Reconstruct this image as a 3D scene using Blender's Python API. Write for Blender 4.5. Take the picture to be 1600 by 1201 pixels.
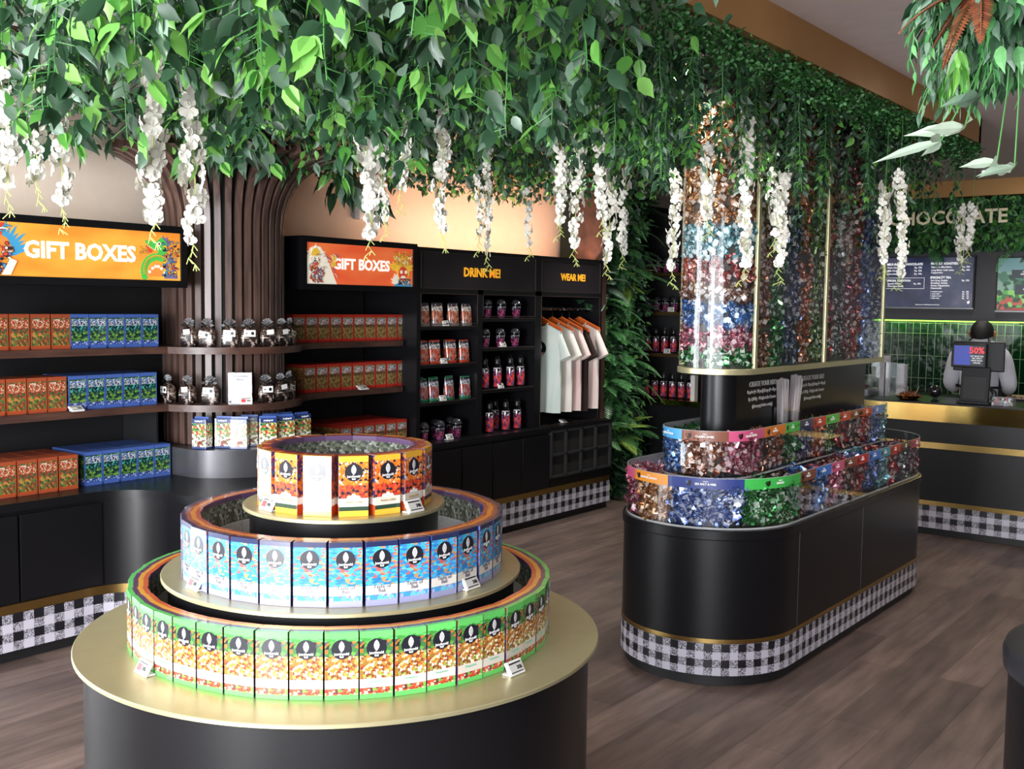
import bpy, math, random
from mathutils import Vector, Matrix, Euler
S = bpy.context.scene
COL = S.collection
PI = math.pi
rad = math.radians
cos, sin = math.cos, math.sin
random.seed(7)
for o in list(bpy.data.objects): bpy.data.objects.remove(o)

# ------------------------------------------------------------------ camera
def cam_axes(yaw, p, r):
    fw = Vector((-sin(yaw)*cos(p), cos(yaw)*cos(p), -sin(p)))
    rt = Vector((cos(yaw), sin(yaw), 0)); up = rt.cross(fw)
    return cos(r)*rt+sin(r)*up, -sin(r)*rt+cos(r)*up, fw
_r, _u, _f = cam_axes(rad(37.789), rad(4.3207), rad(-.7932)*-1)
cam = bpy.data.objects.new('camera', bpy.data.cameras.new('camera')); COL.objects.link(cam)
m = Matrix((_r, _u, -_f)).transposed().to_4x4(); m.translation = (0, 0, 1.65)
cam.matrix_world = m
cam.data.sensor_width = 36; cam.data.lens = 1660.4*36/1600; cam.data.clip_start = .05
S.camera = cam

# ------------------------------------------------------------------ light, exposure
S.view_settings.view_transform = 'Standard'; S.view_settings.look = 'None'
S.view_settings.gamma = 1; S.view_settings.use_curve_mapping = False
S.view_settings.exposure = 0.2
W = bpy.data.worlds.new('world'); S.world = W; W.use_nodes = True
W.node_tree.nodes['Background'].inputs[0].default_value = (.86, .93, 1, 1)
W.node_tree.nodes['Background'].inputs[1].default_value = 3.0
def area(name, loc, target, sx, sy, power, col, spread=180):
    l = bpy.data.lights.new(name, 'AREA'); l.shape = 'RECTANGLE'; l.size = sx; l.size_y = sy
    l.energy = power; l.color = col; l.spread = rad(spread)
    o = bpy.data.objects.new(name, l); COL.objects.link(o); o.location = loc
    o.rotation_euler = (Vector(target)-Vector(loc)).to_track_quat('-Z', 'Y').to_euler()
    return o
area('daylight_side_window', (-5.9, .55, 1.25), (-2.3, 1.6, 1.0), 2.4, 2.3, 110, (.93, .97, 1))
area('daylight_storefront', (-.2, -3.4, 1.7), (-1.6, 4.0, 1.3), 6.4, 2.8, 560, (.95, .97, 1))
area('daylight_open_door', (-1.62, -3.3, 1.05), (-2.0, 4.0, 1.05), 0.95, 2.1, 300, (.98, .98, 1))

def lin(c):
    if isinstance(c, str):
        c = [int(c[i:i+2], 16)/255 for i in (0, 2, 4)]
        c = [x/12.92 if x <= .04045 else ((x+.055)/1.055)**2.4 for x in c]
    return (c[0], c[1], c[2], 1)

# ------------------------------------------------------------------ materials
MATS = {}
class G:
    def __init__(s, name):
        s.m = bpy.data.materials.new(name); s.m.use_nodes = True; s.t = s.m.node_tree
        s.b = s.t.nodes['Principled BSDF']; s.out = s.t.nodes['Material Output']
    def n(s, typ, ins=None, **props):
        nd = s.t.nodes.new(typ)
        for k, v in props.items(): setattr(nd, k, v)
        for k, v in (ins or {}).items(): s.set(nd, k, v)
        return nd
    def set(s, nd, k, v):
        i = nd.inputs[k]
        if isinstance(v, bpy.types.NodeSocket): s.t.links.new(v, i)
        else: i.default_value = v
    def math(s, op, a, b=0, c=0):
        return s.n('ShaderNodeMath', {0: a, 1: b, 2: c}, operation=op).outputs[0]
    def mix(s, f, a, b):
        nd = s.n('ShaderNodeMix', data_type='RGBA'); s.set(nd, 0, f)
        s.set(nd, 6, a if isinstance(a, bpy.types.NodeSocket) else lin(a)); s.set(nd, 7, b if isinstance(b, bpy.types.NodeSocket) else lin(b))
        return nd.outputs[2]
    def ramp(s, f, stops, interp='CONSTANT'):
        nd = s.n('ShaderNodeValToRGB', {0: f}); cr = nd.color_ramp; cr.interpolation = interp
        while len(cr.elements) < len(stops): cr.elements.new(.5)
        for e, (p, c) in zip(cr.elements, stops): e.position = p; e.color = lin(c)
        return nd.outputs[0]
    def coord(s, which='Object', scale=(1, 1, 1), loc=(0, 0, 0), rot=(0, 0, 0)):
        tc = s.n('ShaderNodeTexCoord')
        mp = s.n('ShaderNodeMapping', {0: tc.outputs[which], 'Scale': scale, 'Location': loc, 'Rotation': rot})
        return mp.outputs[0]
    def bump(s, h, strength=.3, dist=.01):
        nd = s.n('ShaderNodeBump', {'Height': h, 'Strength': strength, 'Distance': dist}); s.set(s.b, 'Normal', nd.outputs[0])
    def done(s, name): MATS[name] = s.m; return s.m

def M(name, col=None, rough=.5, metal=0, emit=None, es=0, spec=.5, coat=0, sheen=0, var=None, vs=8, bump=0, bs=40, sss=0):
    if name in MATS: return MATS[name]
    g = G(name); b = g.b
    c = lin(col); b.inputs['Base Color'].default_value = c
    b.inputs['Roughness'].default_value = rough; b.inputs['Metallic'].default_value = metal
    b.inputs['Specular IOR Level'].default_value = spec; b.inputs['Coat Weight'].default_value = coat
    b.inputs['Coat Roughness'].default_value = .08; b.inputs['Sheen Weight'].default_value = sheen
    if emit: b.inputs['Emission Color'].default_value = lin(emit); b.inputs['Emission Strength'].default_value = es
    co = g.coord()
    if var is None:                      # faint mottling so nothing is dead flat
        nz = g.n('ShaderNodeTexNoise', {'Vector': co, 'Scale': 14.0, 'Detail': 3.0}).outputs[0]
        hs = g.n('ShaderNodeHueSaturation', {'Color': c, 'Value': g.math('MULTIPLY_ADD', nz, .16, .92)})
        g.set(b, 'Base Color', hs.outputs[0])
    else:
        nz = g.n('ShaderNodeTexNoise', {'Vector': co, 'Scale': float(vs), 'Detail': 3.0}).outputs[0]
        g.set(b, 'Base Color', g.ramp(nz, [(.38, col), (.62, var)], 'LINEAR'))
    if bump:
        g.bump(g.n('ShaderNodeTexNoise', {'Vector': co, 'Scale': float(bs), 'Detail': 4.0}).outputs[0], bump)
    return g.done(name)

def art(name, bands, rough=.3, coat=0, axis=2, default=None, metal=0):
    """printed artwork: bands along one object axis; a band is a colour or (scale, [colours])"""
    g = G(name); co = g.coord(); sep = g.n('ShaderNodeSeparateXYZ', {0: co}).outputs[axis]
    wob = g.n('ShaderNodeTexNoise', {'Vector': co, 'Scale': 60.0}).outputs[0]
    def colour(sp):
        if isinstance(sp, str): return g.n('ShaderNodeRGB').outputs[0], sp
        sc, cols = sp[0]*1.75, sp[1]
        mp = g.n('ShaderNodeMapping', {0: co, 'Scale': sp[2] if len(sp) > 2 else (1, 1, 1)}).outputs[0]
        nz = g.n('ShaderNodeTexNoise', {'Vector': mp, 'Scale': sc*.7}).outputs[1]
        wv = g.n('ShaderNodeVectorMath', {0: nz, 1: (.5/sc, .5/sc, .5/sc)}, operation='MULTIPLY').outputs[0]
        ad = g.n('ShaderNodeVectorMath', {0: mp, 1: wv}, operation='ADD').outputs[0]
        v = g.n('ShaderNodeTexVoronoi', {'Vector': ad, 'Scale': float(sc)}).outputs['Color']
        f = g.n('ShaderNodeSeparateColor', {0: v}).outputs[0]
        return g.ramp(f, [(i/len(cols), c) for i, c in enumerate(cols)]), None
    cur = None
    for z0, sp in bands:
        o, c = colour(sp)
        if c: o.default_value = lin(c); g.t.nodes[-1]
        if cur is None: cur = o
        else: cur = g.mix(g.math('GREATER_THAN', sep, z0), cur, o)
    g.set(g.b, 'Base Color', cur); g.b.inputs['Roughness'].default_value = rough; g.b.inputs['Coat Weight'].default_value = coat
    g.b.inputs['Metallic'].default_value = metal; g.b.inputs['Coat Roughness'].default_value = .05
    return g.done(name)

BLACK = M('black_laminate', (.005, .005, .0062), .33, spec=.3)
BLACKM = M('black_matte', (.006, .006, .007), .55)
DARKWOOD = None
def wood(name, c1, c2, rough=.4, sc=(3, 3, 30)):
    g = G(name); co = g.coord(scale=sc)
    nz = g.n('ShaderNodeTexNoise', {'Vector': co, 'Scale': 2.0, 'Detail': 6.0}).outputs[0]
    g.set(g.b, 'Base Color', g.ramp(nz, [(.3, c1), (.7, c2)], 'LINEAR')); g.b.inputs['Roughness'].default_value = rough
    g.bump(nz, .08); return g.done(name)
WOOD = wood('dark_walnut', '2a1c19', '4a332d', .38, (6, 6, 6))
WOODV = wood('dark_walnut_slat', '3c2c28', '604a42', .38, (20, 20, 2))
WOODH = wood('walnut_shelf_edge', '33221e', '54392f', .38, (20, 2, 20))
GOLD = M('brushed_gold', (.50, .34, .12), .26, 1)
GOLDP = M('polished_gold', (.62, .42, .13), .10, 1, bump=.05, bs=3)
CHAMP = M('champagne_metal', (.50, .46, .27), .36, .65, spec=.6)
WHITE = M('white_plastic', (.75, .75, .74), .4)
PAPER = M('white_print', (.78, .78, .76), .35)
INK = M('black_ink', (.01, .01, .012), .4)
GREYM = M('brushed_steel', (.22, .22, .23), .3, .9)
CHROME = M('chrome', (.6, .6, .62), .12, 1)

def glass(name, tint=(1, 1, 1), refl=.08, rough=.02, alpha=0.0, acol=(.8, .8, .8)):
    g = G(name); t = g.n('ShaderNodeBsdfTransparent', {0: (*tint, 1)}); gl = g.n('ShaderNodeBsdfGlossy', {0: (1, 1, 1, 1), 'Roughness': rough})
    fr = g.n('ShaderNodeLayerWeight', {0: .25})
    f = g.math('MULTIPLY_ADD', fr.outputs[1], .28, refl)
    mx = g.n('ShaderNodeMixShader', {0: f, 1: t.outputs[0], 2: gl.outputs[0]})
    o = mx.outputs[0]
    if alpha:
        df = g.n('ShaderNodeBsdfDiffuse', {0: (*acol, 1)}); o = g.n('ShaderNodeMixShader', {0: alpha, 1: o, 2: df.outputs[0]}).outputs[0]
    g.t.links.new(o, g.out.inputs[0]); return g.done(name)
ACRYL = glass('clear_acrylic', (.97, .98, .98), .015)
CELLO = glass('clear_cellophane', (.93, .93, .95), .16, .12, .06)
FOGGY = glass('frosted_plastic_film', (.9, .88, .9), .1, .3, .55, (.78, .73, .76))
DGLASS = glass('dark_cafe_glass', (.8, .85, .85), .06)

def gingham(name, sz, dark='15161c', white='b9b6c2'):
    su, sv = sz
    g = G(name); tc = g.n('ShaderNodeTexCoord'); sp = g.n('ShaderNodeSeparateXYZ', {0: tc.outputs['UV']})
    fu = g.math('FLOOR', g.math('DIVIDE', sp.outputs[0], su)); fv = g.math('FLOOR', g.math('DIVIDE', sp.outputs[1], sv))
    pu = g.math('MODULO', g.math('ADD', fu, 1000), 2); pv = g.math('MODULO', g.math('ADD', fv, 1000), 2)
    nz = g.n('ShaderNodeTexNoise', {'Vector': tc.outputs['Object'], 'Scale': 130.0, 'Detail': 1.0, 'Distortion': 2.5}).outputs[0]
    scr = g.mix(g.math('GREATER_THAN', nz, .5), dark, white)
    both = g.math('MULTIPLY', pu, pv)
    anyv = g.math('MAXIMUM', pu, pv)
    c = g.mix(anyv, white, scr); c = g.mix(both, c, dark)
    g.set(g.b, 'Base Color', c); g.b.inputs['Roughness'].default_value = .35
    return g.done(name)

# ------------------------------------------------------------------ mesh builder
class B:
    def __init__(s): s.v = []; s.f = []; s.m = []; s.uv = {}; s.mat = Matrix()
    def add(s, pts, faces, m=0, uvs=None):
        k = len(s.v); s.v += [tuple(s.mat @ Vector(p)) for p in pts]
        for i, f in enumerate(faces):
            if uvs and uvs[i]: s.uv[len(s.f)] = uvs[i]
            s.f.append([k+j for j in f]); s.m.append(m if isinstance(m, int) else m[i])
        return s
    def box(s, x0, x1, y0, y1, z0, z1, m=0):
        p = [(x, y, z) for z in (z0, z1) for y in (y0, y1) for x in (x0, x1)]
        return s.add(p, [(0, 2, 3, 1), (4, 5, 7, 6), (0, 1, 5, 4), (1, 3, 7, 5), (3, 2, 6, 7), (2, 0, 4, 6)], m)
    # face order: bottom, top, front(-y), right(+x), back(+y), left(-x)
    def prism(s, pts, z0, z1, m=0, closed=True, caps=True, mc=None):
        n = len(pts); P = [(x, y, z0) for x, y in pts]+[(x, y, z1) for x, y in pts]
        F = []; U = []; d = 0
        for i in range(n if closed else n-1):
            j = (i+1) % n; l = math.dist(pts[i], pts[j])
            F.append((i, j, n+j, n+i)); U.append([(d, 0), (d+l, 0), (d+l, z1-z0), (d, z1-z0)]); d += l
        M_ = [m]*len(F)
        if caps: F += [tuple(range(n-1, -1, -1)), tuple(range(n, 2*n))]; U += [None, None]; M_ += [mc if mc is not None else m]*2
        return s.add(P, F, M_, U)
    def ringwall(s, po, pi, z0, z1, m=0, closed=True, mi=None):
        Mi = []
        n = len(po); P = [(x, y, z) for q, z in ((po, z0), (po, z1), (pi, z0), (pi, z1)) for x, y in q]; F = []
        for i in range(n if closed else n-1):
            j = (i+1) % n
            F += [(i, j, n+j, n+i), (2*n+j, 2*n+i, 3*n+i, 3*n+j), (n+i, n+j, 3*n+j, 3*n+i), (j, i, 2*n+i, 2*n+j)]; Mi += [m, m if mi is None else mi, m, m]
        if not closed: F += [(0, n, 3*n, 2*n), (n-1, 3*n-1, 4*n-1, 2*n-1)]; Mi += [m, m]
        return s.add(P, F, Mi)
    def cyl(s, cx, cy, r, z0, z1, n=32, m=0, r1=None):
        r1 = r if r1 is None else r1
        P = [(cx+r*cos(2*PI*i/n), cy+r*sin(2*PI*i/n), z0) for i in range(n)]+[(cx+r1*cos(2*PI*i/n), cy+r1*sin(2*PI*i/n), z1) for i in range(n)]
        F = [(i, (i+1) % n, n+(i+1) % n, n+i) for i in range(n)]+[tuple(range(n-1, -1, -1)), tuple(range(n, 2*n))]
        return s.add(P, F, m)
    def lathe(s, prof, n=24, m=0, c=(0, 0, 0)):
        P = []; F = []; Mi = []
        for r, z in prof: P += [(c[0]+r*cos(2*PI*i/n), c[1]+r*sin(2*PI*i/n), c[2]+z) for i in range(n)]
        for k in range(len(prof)-1):
            for i in range(n):
                j = (i+1) % n; F.append((k*n+i, k*n+j, (k+1)*n+j, (k+1)*n+i)); Mi.append(m if isinstance(m, int) else m[k])
        F += [tuple(range(n-1, -1, -1)), tuple(range((len(prof)-1)*n, len(prof)*n))]; Mi += [Mi[0], Mi[-1]]
        return s.add(P, F, Mi)
    def tube(s, path, r, n=6, m=0, r1=None):
        path = [Vector(p) for p in path]; P = []; N = len(path); F = []
        for k, p in enumerate(path):
            d = (path[min(k+1, N-1)]-path[max(k-1, 0)]).normalized()
            a = d.orthogonal().normalized() if abs(d.z) > .99 else d.cross(Vector((0, 0, 1))).normalized()
            b = d.cross(a); rr = r if r1 is None else r+(r1-r)*k/(N-1)
            P += [tuple(p+a*rr*cos(2*PI*i/n)+b*rr*sin(2*PI*i/n)) for i in range(n)]
        for k in range(N-1):
            for i in range(n):
                j = (i+1) % n; F.append((k*n+i, k*n+j, (k+1)*n+j, (k+1)*n+i))
        F += [tuple(range(n-1, -1, -1)), tuple(range((N-1)*n, N*n))]
        return s.add(P, F, m)
    def flat(s, pts, y, t, m=0):
        """2D outline in XZ, facing -Y, thickness t behind y"""
        n = len(pts); a = sum(pts[i][0]*pts[(i+1) % n][1]-pts[(i+1) % n][0]*pts[i][1] for i in range(n))
        if a < 0: pts = pts[::-1]
        P = [(x, y, z) for x, z in pts]+[(x, y+t, z) for x, z in pts]
        F = [tuple(range(n)), tuple(range(2*n-1, n-1, -1))]+[(i, n+i, n+(i+1) % n, (i+1) % n) for i in range(n)]
        return s.add(P, F, m)
    def mesh(s, name, mats):
        me = bpy.data.meshes.new(name); me.from_pydata(s.v, [], s.f)
        for mt in (mats if isinstance(mats, (list, tuple)) else [mats]): me.materials.append(mt)
        me.polygons.foreach_set('material_index', s.m)
        if s.uv:
            ul = me.uv_layers.new(name='UVMap')
            for fi, us in s.uv.items():
                for k, li in enumerate(me.polygons[fi].loop_indices): ul.data[li].uv = us[k]
        me.update(); return me
    def build(s, name, mats, parent=None, smooth=0, bevel=0, loc=None, rot=None):
        me = s.mesh(name, mats); o = put(name, me, parent, loc, rot)
        if smooth: shade(me, smooth)
        if bevel:
            b = o.modifiers.new('bevel', 'BEVEL'); b.width = bevel; b.segments = 2; b.limit_method = 'ANGLE'; b.angle_limit = rad(50)
        return o
def shade(me, ang=40):
    me.polygons.foreach_set('use_smooth', [True]*len(me.polygons))
    me.set_sharp_from_angle(angle=rad(ang))
def put(name, me, parent=None, loc=None, rot=None):
    o = bpy.data.objects.new(name, me); COL.objects.link(o)
    if parent: o.parent = parent
    if loc: o.location = loc
    if rot: o.rotation_euler = rot
    return o
def tag(o, label, cat, group=None):
    o['label'] = label; o['category'] = cat
    if group: o['group'] = group
    return o
def thing(name, label, cat, loc=(0, 0, 0), rz=0, group=None):
    o = put(name, None, None, loc, (0, 0, rz)); return tag(o, label, cat, group)
def struct(o): o['kind'] = 'structure'; return o
def kids(o): return [c for c in bpy.data.objects if c.parent == o]
def tree(o): return (o, [tree(c) for c in kids(o)])
def dup(tr, loc=None, rot=None, label=None, group=None, parent=None, scale=None):
    o, ch = tr; c = o.copy(); COL.objects.link(c); c.parent = parent
    if loc is not None: c.location = loc
    if rot is not None: c.rotation_euler = rot
    if scale: c.scale = scale
    if label: c['label'] = label
    if group: c['group'] = group
    for k in ch: dup(k, parent=c)
    return c
def circle(r, n=24, cx=0, cz=0, a0=0, a1=360, rz=None):
    rz = rz or r; full = abs(a1-a0) >= 360
    return [(cx+r*cos(rad(a0+(a1-a0)*i/(n if full else n-1))), cz+rz*sin(rad(a0+(a1-a0)*i/(n if full else n-1)))) for i in range(n)]
TX = {}
def textmesh(s, size, mat, bold=0, ext=.0008, align='CENTER', ls=1.0):
    k = (s, size, mat.name, bold, align)
    if k in TX: return TX[k]
    cu = bpy.data.curves.new('lettering', 'FONT'); cu.body = s; cu.size = size; cu.offset = bold; cu.extrude = ext
    cu.align_x = align; cu.align_y = 'CENTER'; cu.resolution_u = 2; cu.space_line = ls; cu.materials.append(mat)
    o = bpy.data.objects.new('lettering', cu); COL.objects.link(o)
    bpy.context.view_layer.update()
    me = bpy.data.meshes.new_from_object(o.evaluated_get(bpy.context.evaluated_depsgraph_get()))
    bpy.data.objects.remove(o)
    me.transform(Matrix.Rotation(PI/2, 4, 'X')); TX[k] = me; return me
def text(s, size, mat, parent, loc, bold=0, align='CENTER', name='lettering', rot=None, ls=1.0):
    return put(name, textmesh(s, size, mat, bold, .0008, align, ls), parent, loc, rot)

# ================================================================== THE ROOM
CZ = 2.755; XL = -5.25; YB = 10.1; XR = 3.2; YF = -3.0
def floor_mat():
    g = G('vinyl_plank_floor'); co = g.coord('Object', rot=(0, 0, PI/2))
    br = g.n('ShaderNodeTexBrick', {'Vector': co, 'Color1': lin('75665f'), 'Color2': lin('5b4f4a'), 'Mortar': lin('332c2a'), 'Scale': 1.0,
             'Mortar Size': .0012, 'Mortar Smooth': .3, 'Bias': 0.0, 'Brick Width': 1.22, 'Row Height': .19}, offset=.37)
    st = g.coord('Object', scale=(14, 1.6, 1))
    nz = g.n('ShaderNodeTexNoise', {'Vector': st, 'Scale': 1.6, 'Detail': 7.0, 'Roughness': .6}).outputs[0]
    gr = g.ramp(nz, [(.3, (.6, .58, .58)), (.7, (1.2, 1.18, 1.18))], 'LINEAR')
    n2 = g.n('ShaderNodeTexNoise', {'Vector': g.coord('Object', scale=(5, .9, 1)), 'Scale': 1.3, 'Detail': 3.0}).outputs[0]
    g2 = g.ramp(n2, [(.3, (.75, .73, .75)), (.75, (1.3, 1.24, 1.18))], 'LINEAR')
    mu = g.n('ShaderNodeMix', data_type='RGBA', blend_type='MULTIPLY'); mu.inputs[0].default_value = 1
    g.set(mu, 6, br.outputs[0]); g.set(mu, 7, gr)
    m2 = g.n('ShaderNodeMix', data_type='RGBA', blend_type='MULTIPLY'); m2.inputs[0].default_value = 1
    g.set(m2, 6, mu.outputs[2]); g.set(m2, 7, g2)
    g.set(g.b, 'Base Color', m2.outputs[2]); g.b.inputs['Roughness'].default_value = .42
    g.bump(nz, .05); return g.done('floor')
struct(B().box(XL-.1, XR+.1, YF, YB+.1, -.1, 0).build('floor', floor_mat()))
struct(B().box(XL-.1, XR+.1, YF, YB+.1, CZ, CZ+.1).build('ceiling', M('ceiling_paint', 'd3c6c4', .7)))
WALL = M('cream_wall_paint', 'c2b6aa', .75)
struct(B().box(XL-.1, XL, 1.95, YB, 0, CZ).build('wall_left', WALL))
b = B(); b.box(XL-.1, XL, YF, -.75, 0, CZ); b.box(XL-.1, XL, -.75, 1.95, 2.45, CZ); struct(b.build('wall_left_front', WALL))
b = B(); b.box(XL-.07, XL-.02, -.75, -.69, 0, 2.45); b.box(XL-.07, XL-.02, 1.89, 1.95, 0, 2.45); b.box(XL-.07, XL-.02, .57, .63, 0, 2.45); b.box(XL-.07, XL-.02, -.75, 1.95, 2.39, 2.45)
wn = b.build('window_1', BLACKM); struct(wn); B().box(XL-.05, XL-.044, -.7, 1.9, 0, 2.4).build('glass_pane', ACRYL, wn)
struct(B().box(XL, XL+.02, 8.16, YB, 0, 2.6).build('trim_6', BLACKM))
struct(B().box(XL-.1, XR+.1, YB, YB+.1, 0, CZ).build('wall_back', M('charcoal_wall', (.03, .03, .034), .6)))
struct(B().box(XR, XR+.1, YF, YB, 0, CZ).build('wall_right', M('grey_right_wall', '4b4644', .7)))
struct(B().box(XL, XL+.03, 1.95, 3.35, 2.66, CZ).build('trim_1', WOOD))

# gold beam and the hidden end of the canopy frame
GOLDW = M('gold_beam_paint', 'b08650', .38, .3, var='a0743f', vs=2)
b = B(); b.box(-1.73, -1.69, .9, 6.56, 2.61, CZ); b.box(-5.2, -1.69, 6.52, 6.56, 2.61, CZ)
struct(b.build('trim_2', GOLDW))
GING = gingham('gingham_print_bench', (.049, .0425)); GING2 = gingham('gingham_print_island', (.0375, .035)); GING3 = gingham('gingham_print_bar', (.05, .0425))

# ================================================================== LEFT WALL FITTINGS
def off(pts, d):                      # push a polyline outward (towards +x side) by d
    out = []
    for i, p in enumerate(pts):
        a = Vector(pts[max(i-1, 0)]); c = Vector(pts[min(i+1, len(pts)-1)]); t = (c-a).normalized(); n = Vector((t.y, -t.x))
        out.append((p[0]+n.x*d, p[1]+n.y*d))
    return out
FX = -4.64
bench = [(FX, 2.0)]+[(-4.39+.25*cos(rad(a)), 2.72+.25*sin(rad(a))) for a in range(180, 89, -9)]
bench += [(-4.3+.3*cos(rad(a)), 3.27+.3*sin(rad(a))) for a in range(-90, 1, 10)]
bench += [(-4.3+.3*cos(rad(a)), 4.22+.3*sin(rad(a))) for a in range(0, 91, 10)]
bench += [(-4.39+.25*cos(rad(a)), 4.77+.25*sin(rad(a))) for a in range(270, 179, -9)]+[(FX, 7.325)]
back = [(XL, 7.325), (XL, 2.0)]
cab = thing('bench_cabinet', 'long black bench cabinet with gingham base running along the left wall', 'cabinet', (FX, 2.0, 0))
cab.location = (0, 0, 0)
B().prism(off(bench, 0)+back, .69, .729).build('countertop', BLACK, cab, smooth=35)
B().prism(off(bench, -.02)+back, .267, .69).build('carcass', BLACK, cab, smooth=35)
B().prism(off(bench, -.012)+back, .225, .267).build('gold_strip', GOLD, cab, smooth=35)
B().prism(off(bench, -.008)+back, .055, .225, 0, mc=1).build('gingham_base', [GING, BLACK], cab, smooth=35)
B().prism(off(bench, -.04)+back, 0, .055).build('kick_plate', BLACKM, cab, smooth=35)
SEAM = M('door_gap_edge', (.05, .05, .055), .4)
for y0, y1 in ((2.0, 2.375), (2.38, 2.79), (4.78, 5.115), (5.12, 5.445), (5.45, 5.78), (5.785, 6.12), (6.125, 6.46)):
    B().box(FX-.018, FX-.002, y0+.003, y1-.003, .275, .672).build('door', BLACK, cab, bevel=.002)
# cubby holes at the right end: eight cells
b = B(); ys = [6.484, 6.681, 6.889, 7.096, 7.312]
for y in ys: b.box(FX-.02, FX+.004, y-.009, y+.009, .34, .7)
for z in (.345, .512, .69): b.box(FX-.02, FX+.004, ys[0], ys[-1], z-.008, z+.008)
cb = b.build('cubby_frame', M('cubby_edge', (.022, .022, .024), .4), cab)
B().box(FX-.0195, FX-.0175, 6.484, 7.312, .345, .69).build('cubby_shade_sheet', M('cubby_dark', (.002, .002, .002), .8), cab)  # flat near-black sheet paints the shade of the cells; nothing is hollowed out
# gift-box alcove: dark backs, side panel
struct(B().box(XL, -5.18, 2.0, 5.04, .73, 1.98).build('trim_3', BLACKM))
tag(B().box(-5.175, -4.87, 3.238, 3.25, .7295, 1.069).build('divider_panel', BLACKM), 'black divider panel between the left bench boxes and the slatted column', 'panel')
# shelves: one wavy board each
def shelf_line(x0):
    p = [(x0, 2.0), (x0, 3.13)]
    p += [(-4.92+.45*cos(rad(a)), 3.68+.45*sin(rad(a))) for a in range(-72, 66, 6)]
    p += [(x0+.02, 4.22), (x0, 4.34), (x0, 5.03)]
    return p
for z, n in ((1.37, 'upper'), (1.07, 'lower')):
    s = B().prism(off(shelf_line(-4.80), 0)+[(-5.17, 5.03), (-5.17, 2.0)], z, z+.035).build('wavy_shelf', WOODH, smooth=35)
    tag(s, f'{n} walnut shelf curving out around the slatted column, holding gift boxes and bags', 'shelf')
# column of curved slats (tree shaped)
ccx, ccy = -4.93, 3.72
colm = thing('slatted_column', 'round column of dark wood slats flaring out like a tree at the top', 'column', (0, 0, 0))
B().cyl(ccx, ccy, .27, .876, CZ, 48).build('core', BLACKM, colm)
for k in range(0, 38):
    a = rad(-172+k*(352/38)); rr = .285
    if cos(a)*1 < -.75: continue
    path = [(rr, .877), (rr, 1.5), (rr, 2.05)]+[(rr+.36*(1-cos(t)), 2.05+.42*sin(t)) for t in (rad(12), rad(24), rad(36), rad(48), rad(60), rad(72), rad(84))]
    b = B(); w = .0165
    P = []; F = []
    for i, (r_, z) in enumerate(path):
        a2 = path[min(i+1, len(path)-1)]; a1 = path[max(i-1, 0)]; tx, tz = a2[0]-a1[0], a2[1]-a1[1]; l = math.hypot(tx, tz); nx, nz = tz/l, -tx/l
        for dr, dw in ((0, -w), (.045, -w), (.045, w), (0, w)):
            R_ = r_+nx*dr; Z = z+nz*dr
            P.append((ccx+R_*cos(a)-dw*sin(a), ccy+R_*sin(a)+dw*cos(a), Z))
    for i in range(len(path)-1):
        for j in range(4): F.append((4*i+j, 4*i+(j+1) % 4, 4*i+4+(j+1) % 4, 4*i+4+j))
    b.add(P, F, 0); b.build('slat', WOODV, colm, smooth=30)
# plinth round the column foot
pl = [(-4.9+.52*cos(rad(a)), max(3.30, 3.75+.52*sin(rad(a)))) for a in range(-86, 96, 6)]
tag(B().prism(pl+[(-5.1, 4.27), (-5.1, 3.30)], .7295, .875).build('curved_plinth', M('grey_satin_plinth', (.06, .06, .068), .3, .3), smooth=30),
    'grey curved plinth on the bench around the foot of the slatted column', 'plinth')

# ------------------------------------------------------------------ lit signs
def sign(name, label, y0, y1, z0, z1, X, bg, bg2, depth, build_art, tx, ts, frame_l=.03):
    t = thing(name, label, 'sign', (X, (y0+y1)/2, z0), PI/2)
    w = (y1-y0)/2; h = z1-z0
    b = B(); fl = .035
    b.box(-w-fl, w+fl, .004, depth, -.035, h+.035); b.build('light_box', BLACK, t)
    b = B(); b.box(-w-fl, -w, -.012, .006, -.035, h+.035); b.box(w, w+fl, -.012, .006, -.035, h+.035)
    b.box(-w, w, -.012, .006, -.035, 0); b.box(-w, w, -.012, .006, h, h+.035); b.build('frame', BLACK, t)
    g = G('sign_panel_'+bg); co = g.coord('Object', scale=(1.3, 1, 3))
    f = g.n('ShaderNodeTexNoise', {'Vector': co, 'Scale': 2.2}).outputs[0]; c = g.ramp(f, [(.35, bg), (.65, bg2)], 'LINEAR')
    g.set(g.b, 'Base Color', c); g.set(g.b, 'Emission Color', c); g.b.inputs['Emission Strength'].default_value = .38; g.b.inputs['Roughness'].default_value = .25
    B().box(-w, w, -.001, .004, 0, h).build('lit_panel', g.done('sign_'+bg), t)
    text('GIFT BOXES', ts, M('sign_white', 'f2ebe4', .4, emit='f2ebe4', es=.55), t, (tx, -.0025, h*.5), bold=ts*.035, name='lettering')
    build_art(t, w, h); return t
def em(name, c, s=.6): return M(name, c, .4, emit=c, es=s*.7)
SB, SR, SY, SG, SW, SK, SP_, SO = [em('print_'+n, c, .5) for n, c in (('blue', '3d8fb8'), ('red', 'c8452f'), ('yellow', 'e0b23a'), ('green', '46b34a'), ('cream', 'e6dcc8'), ('dark', '2b2530'), ('violet', '6d6790'), ('orange', 'd9813a'))]
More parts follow.
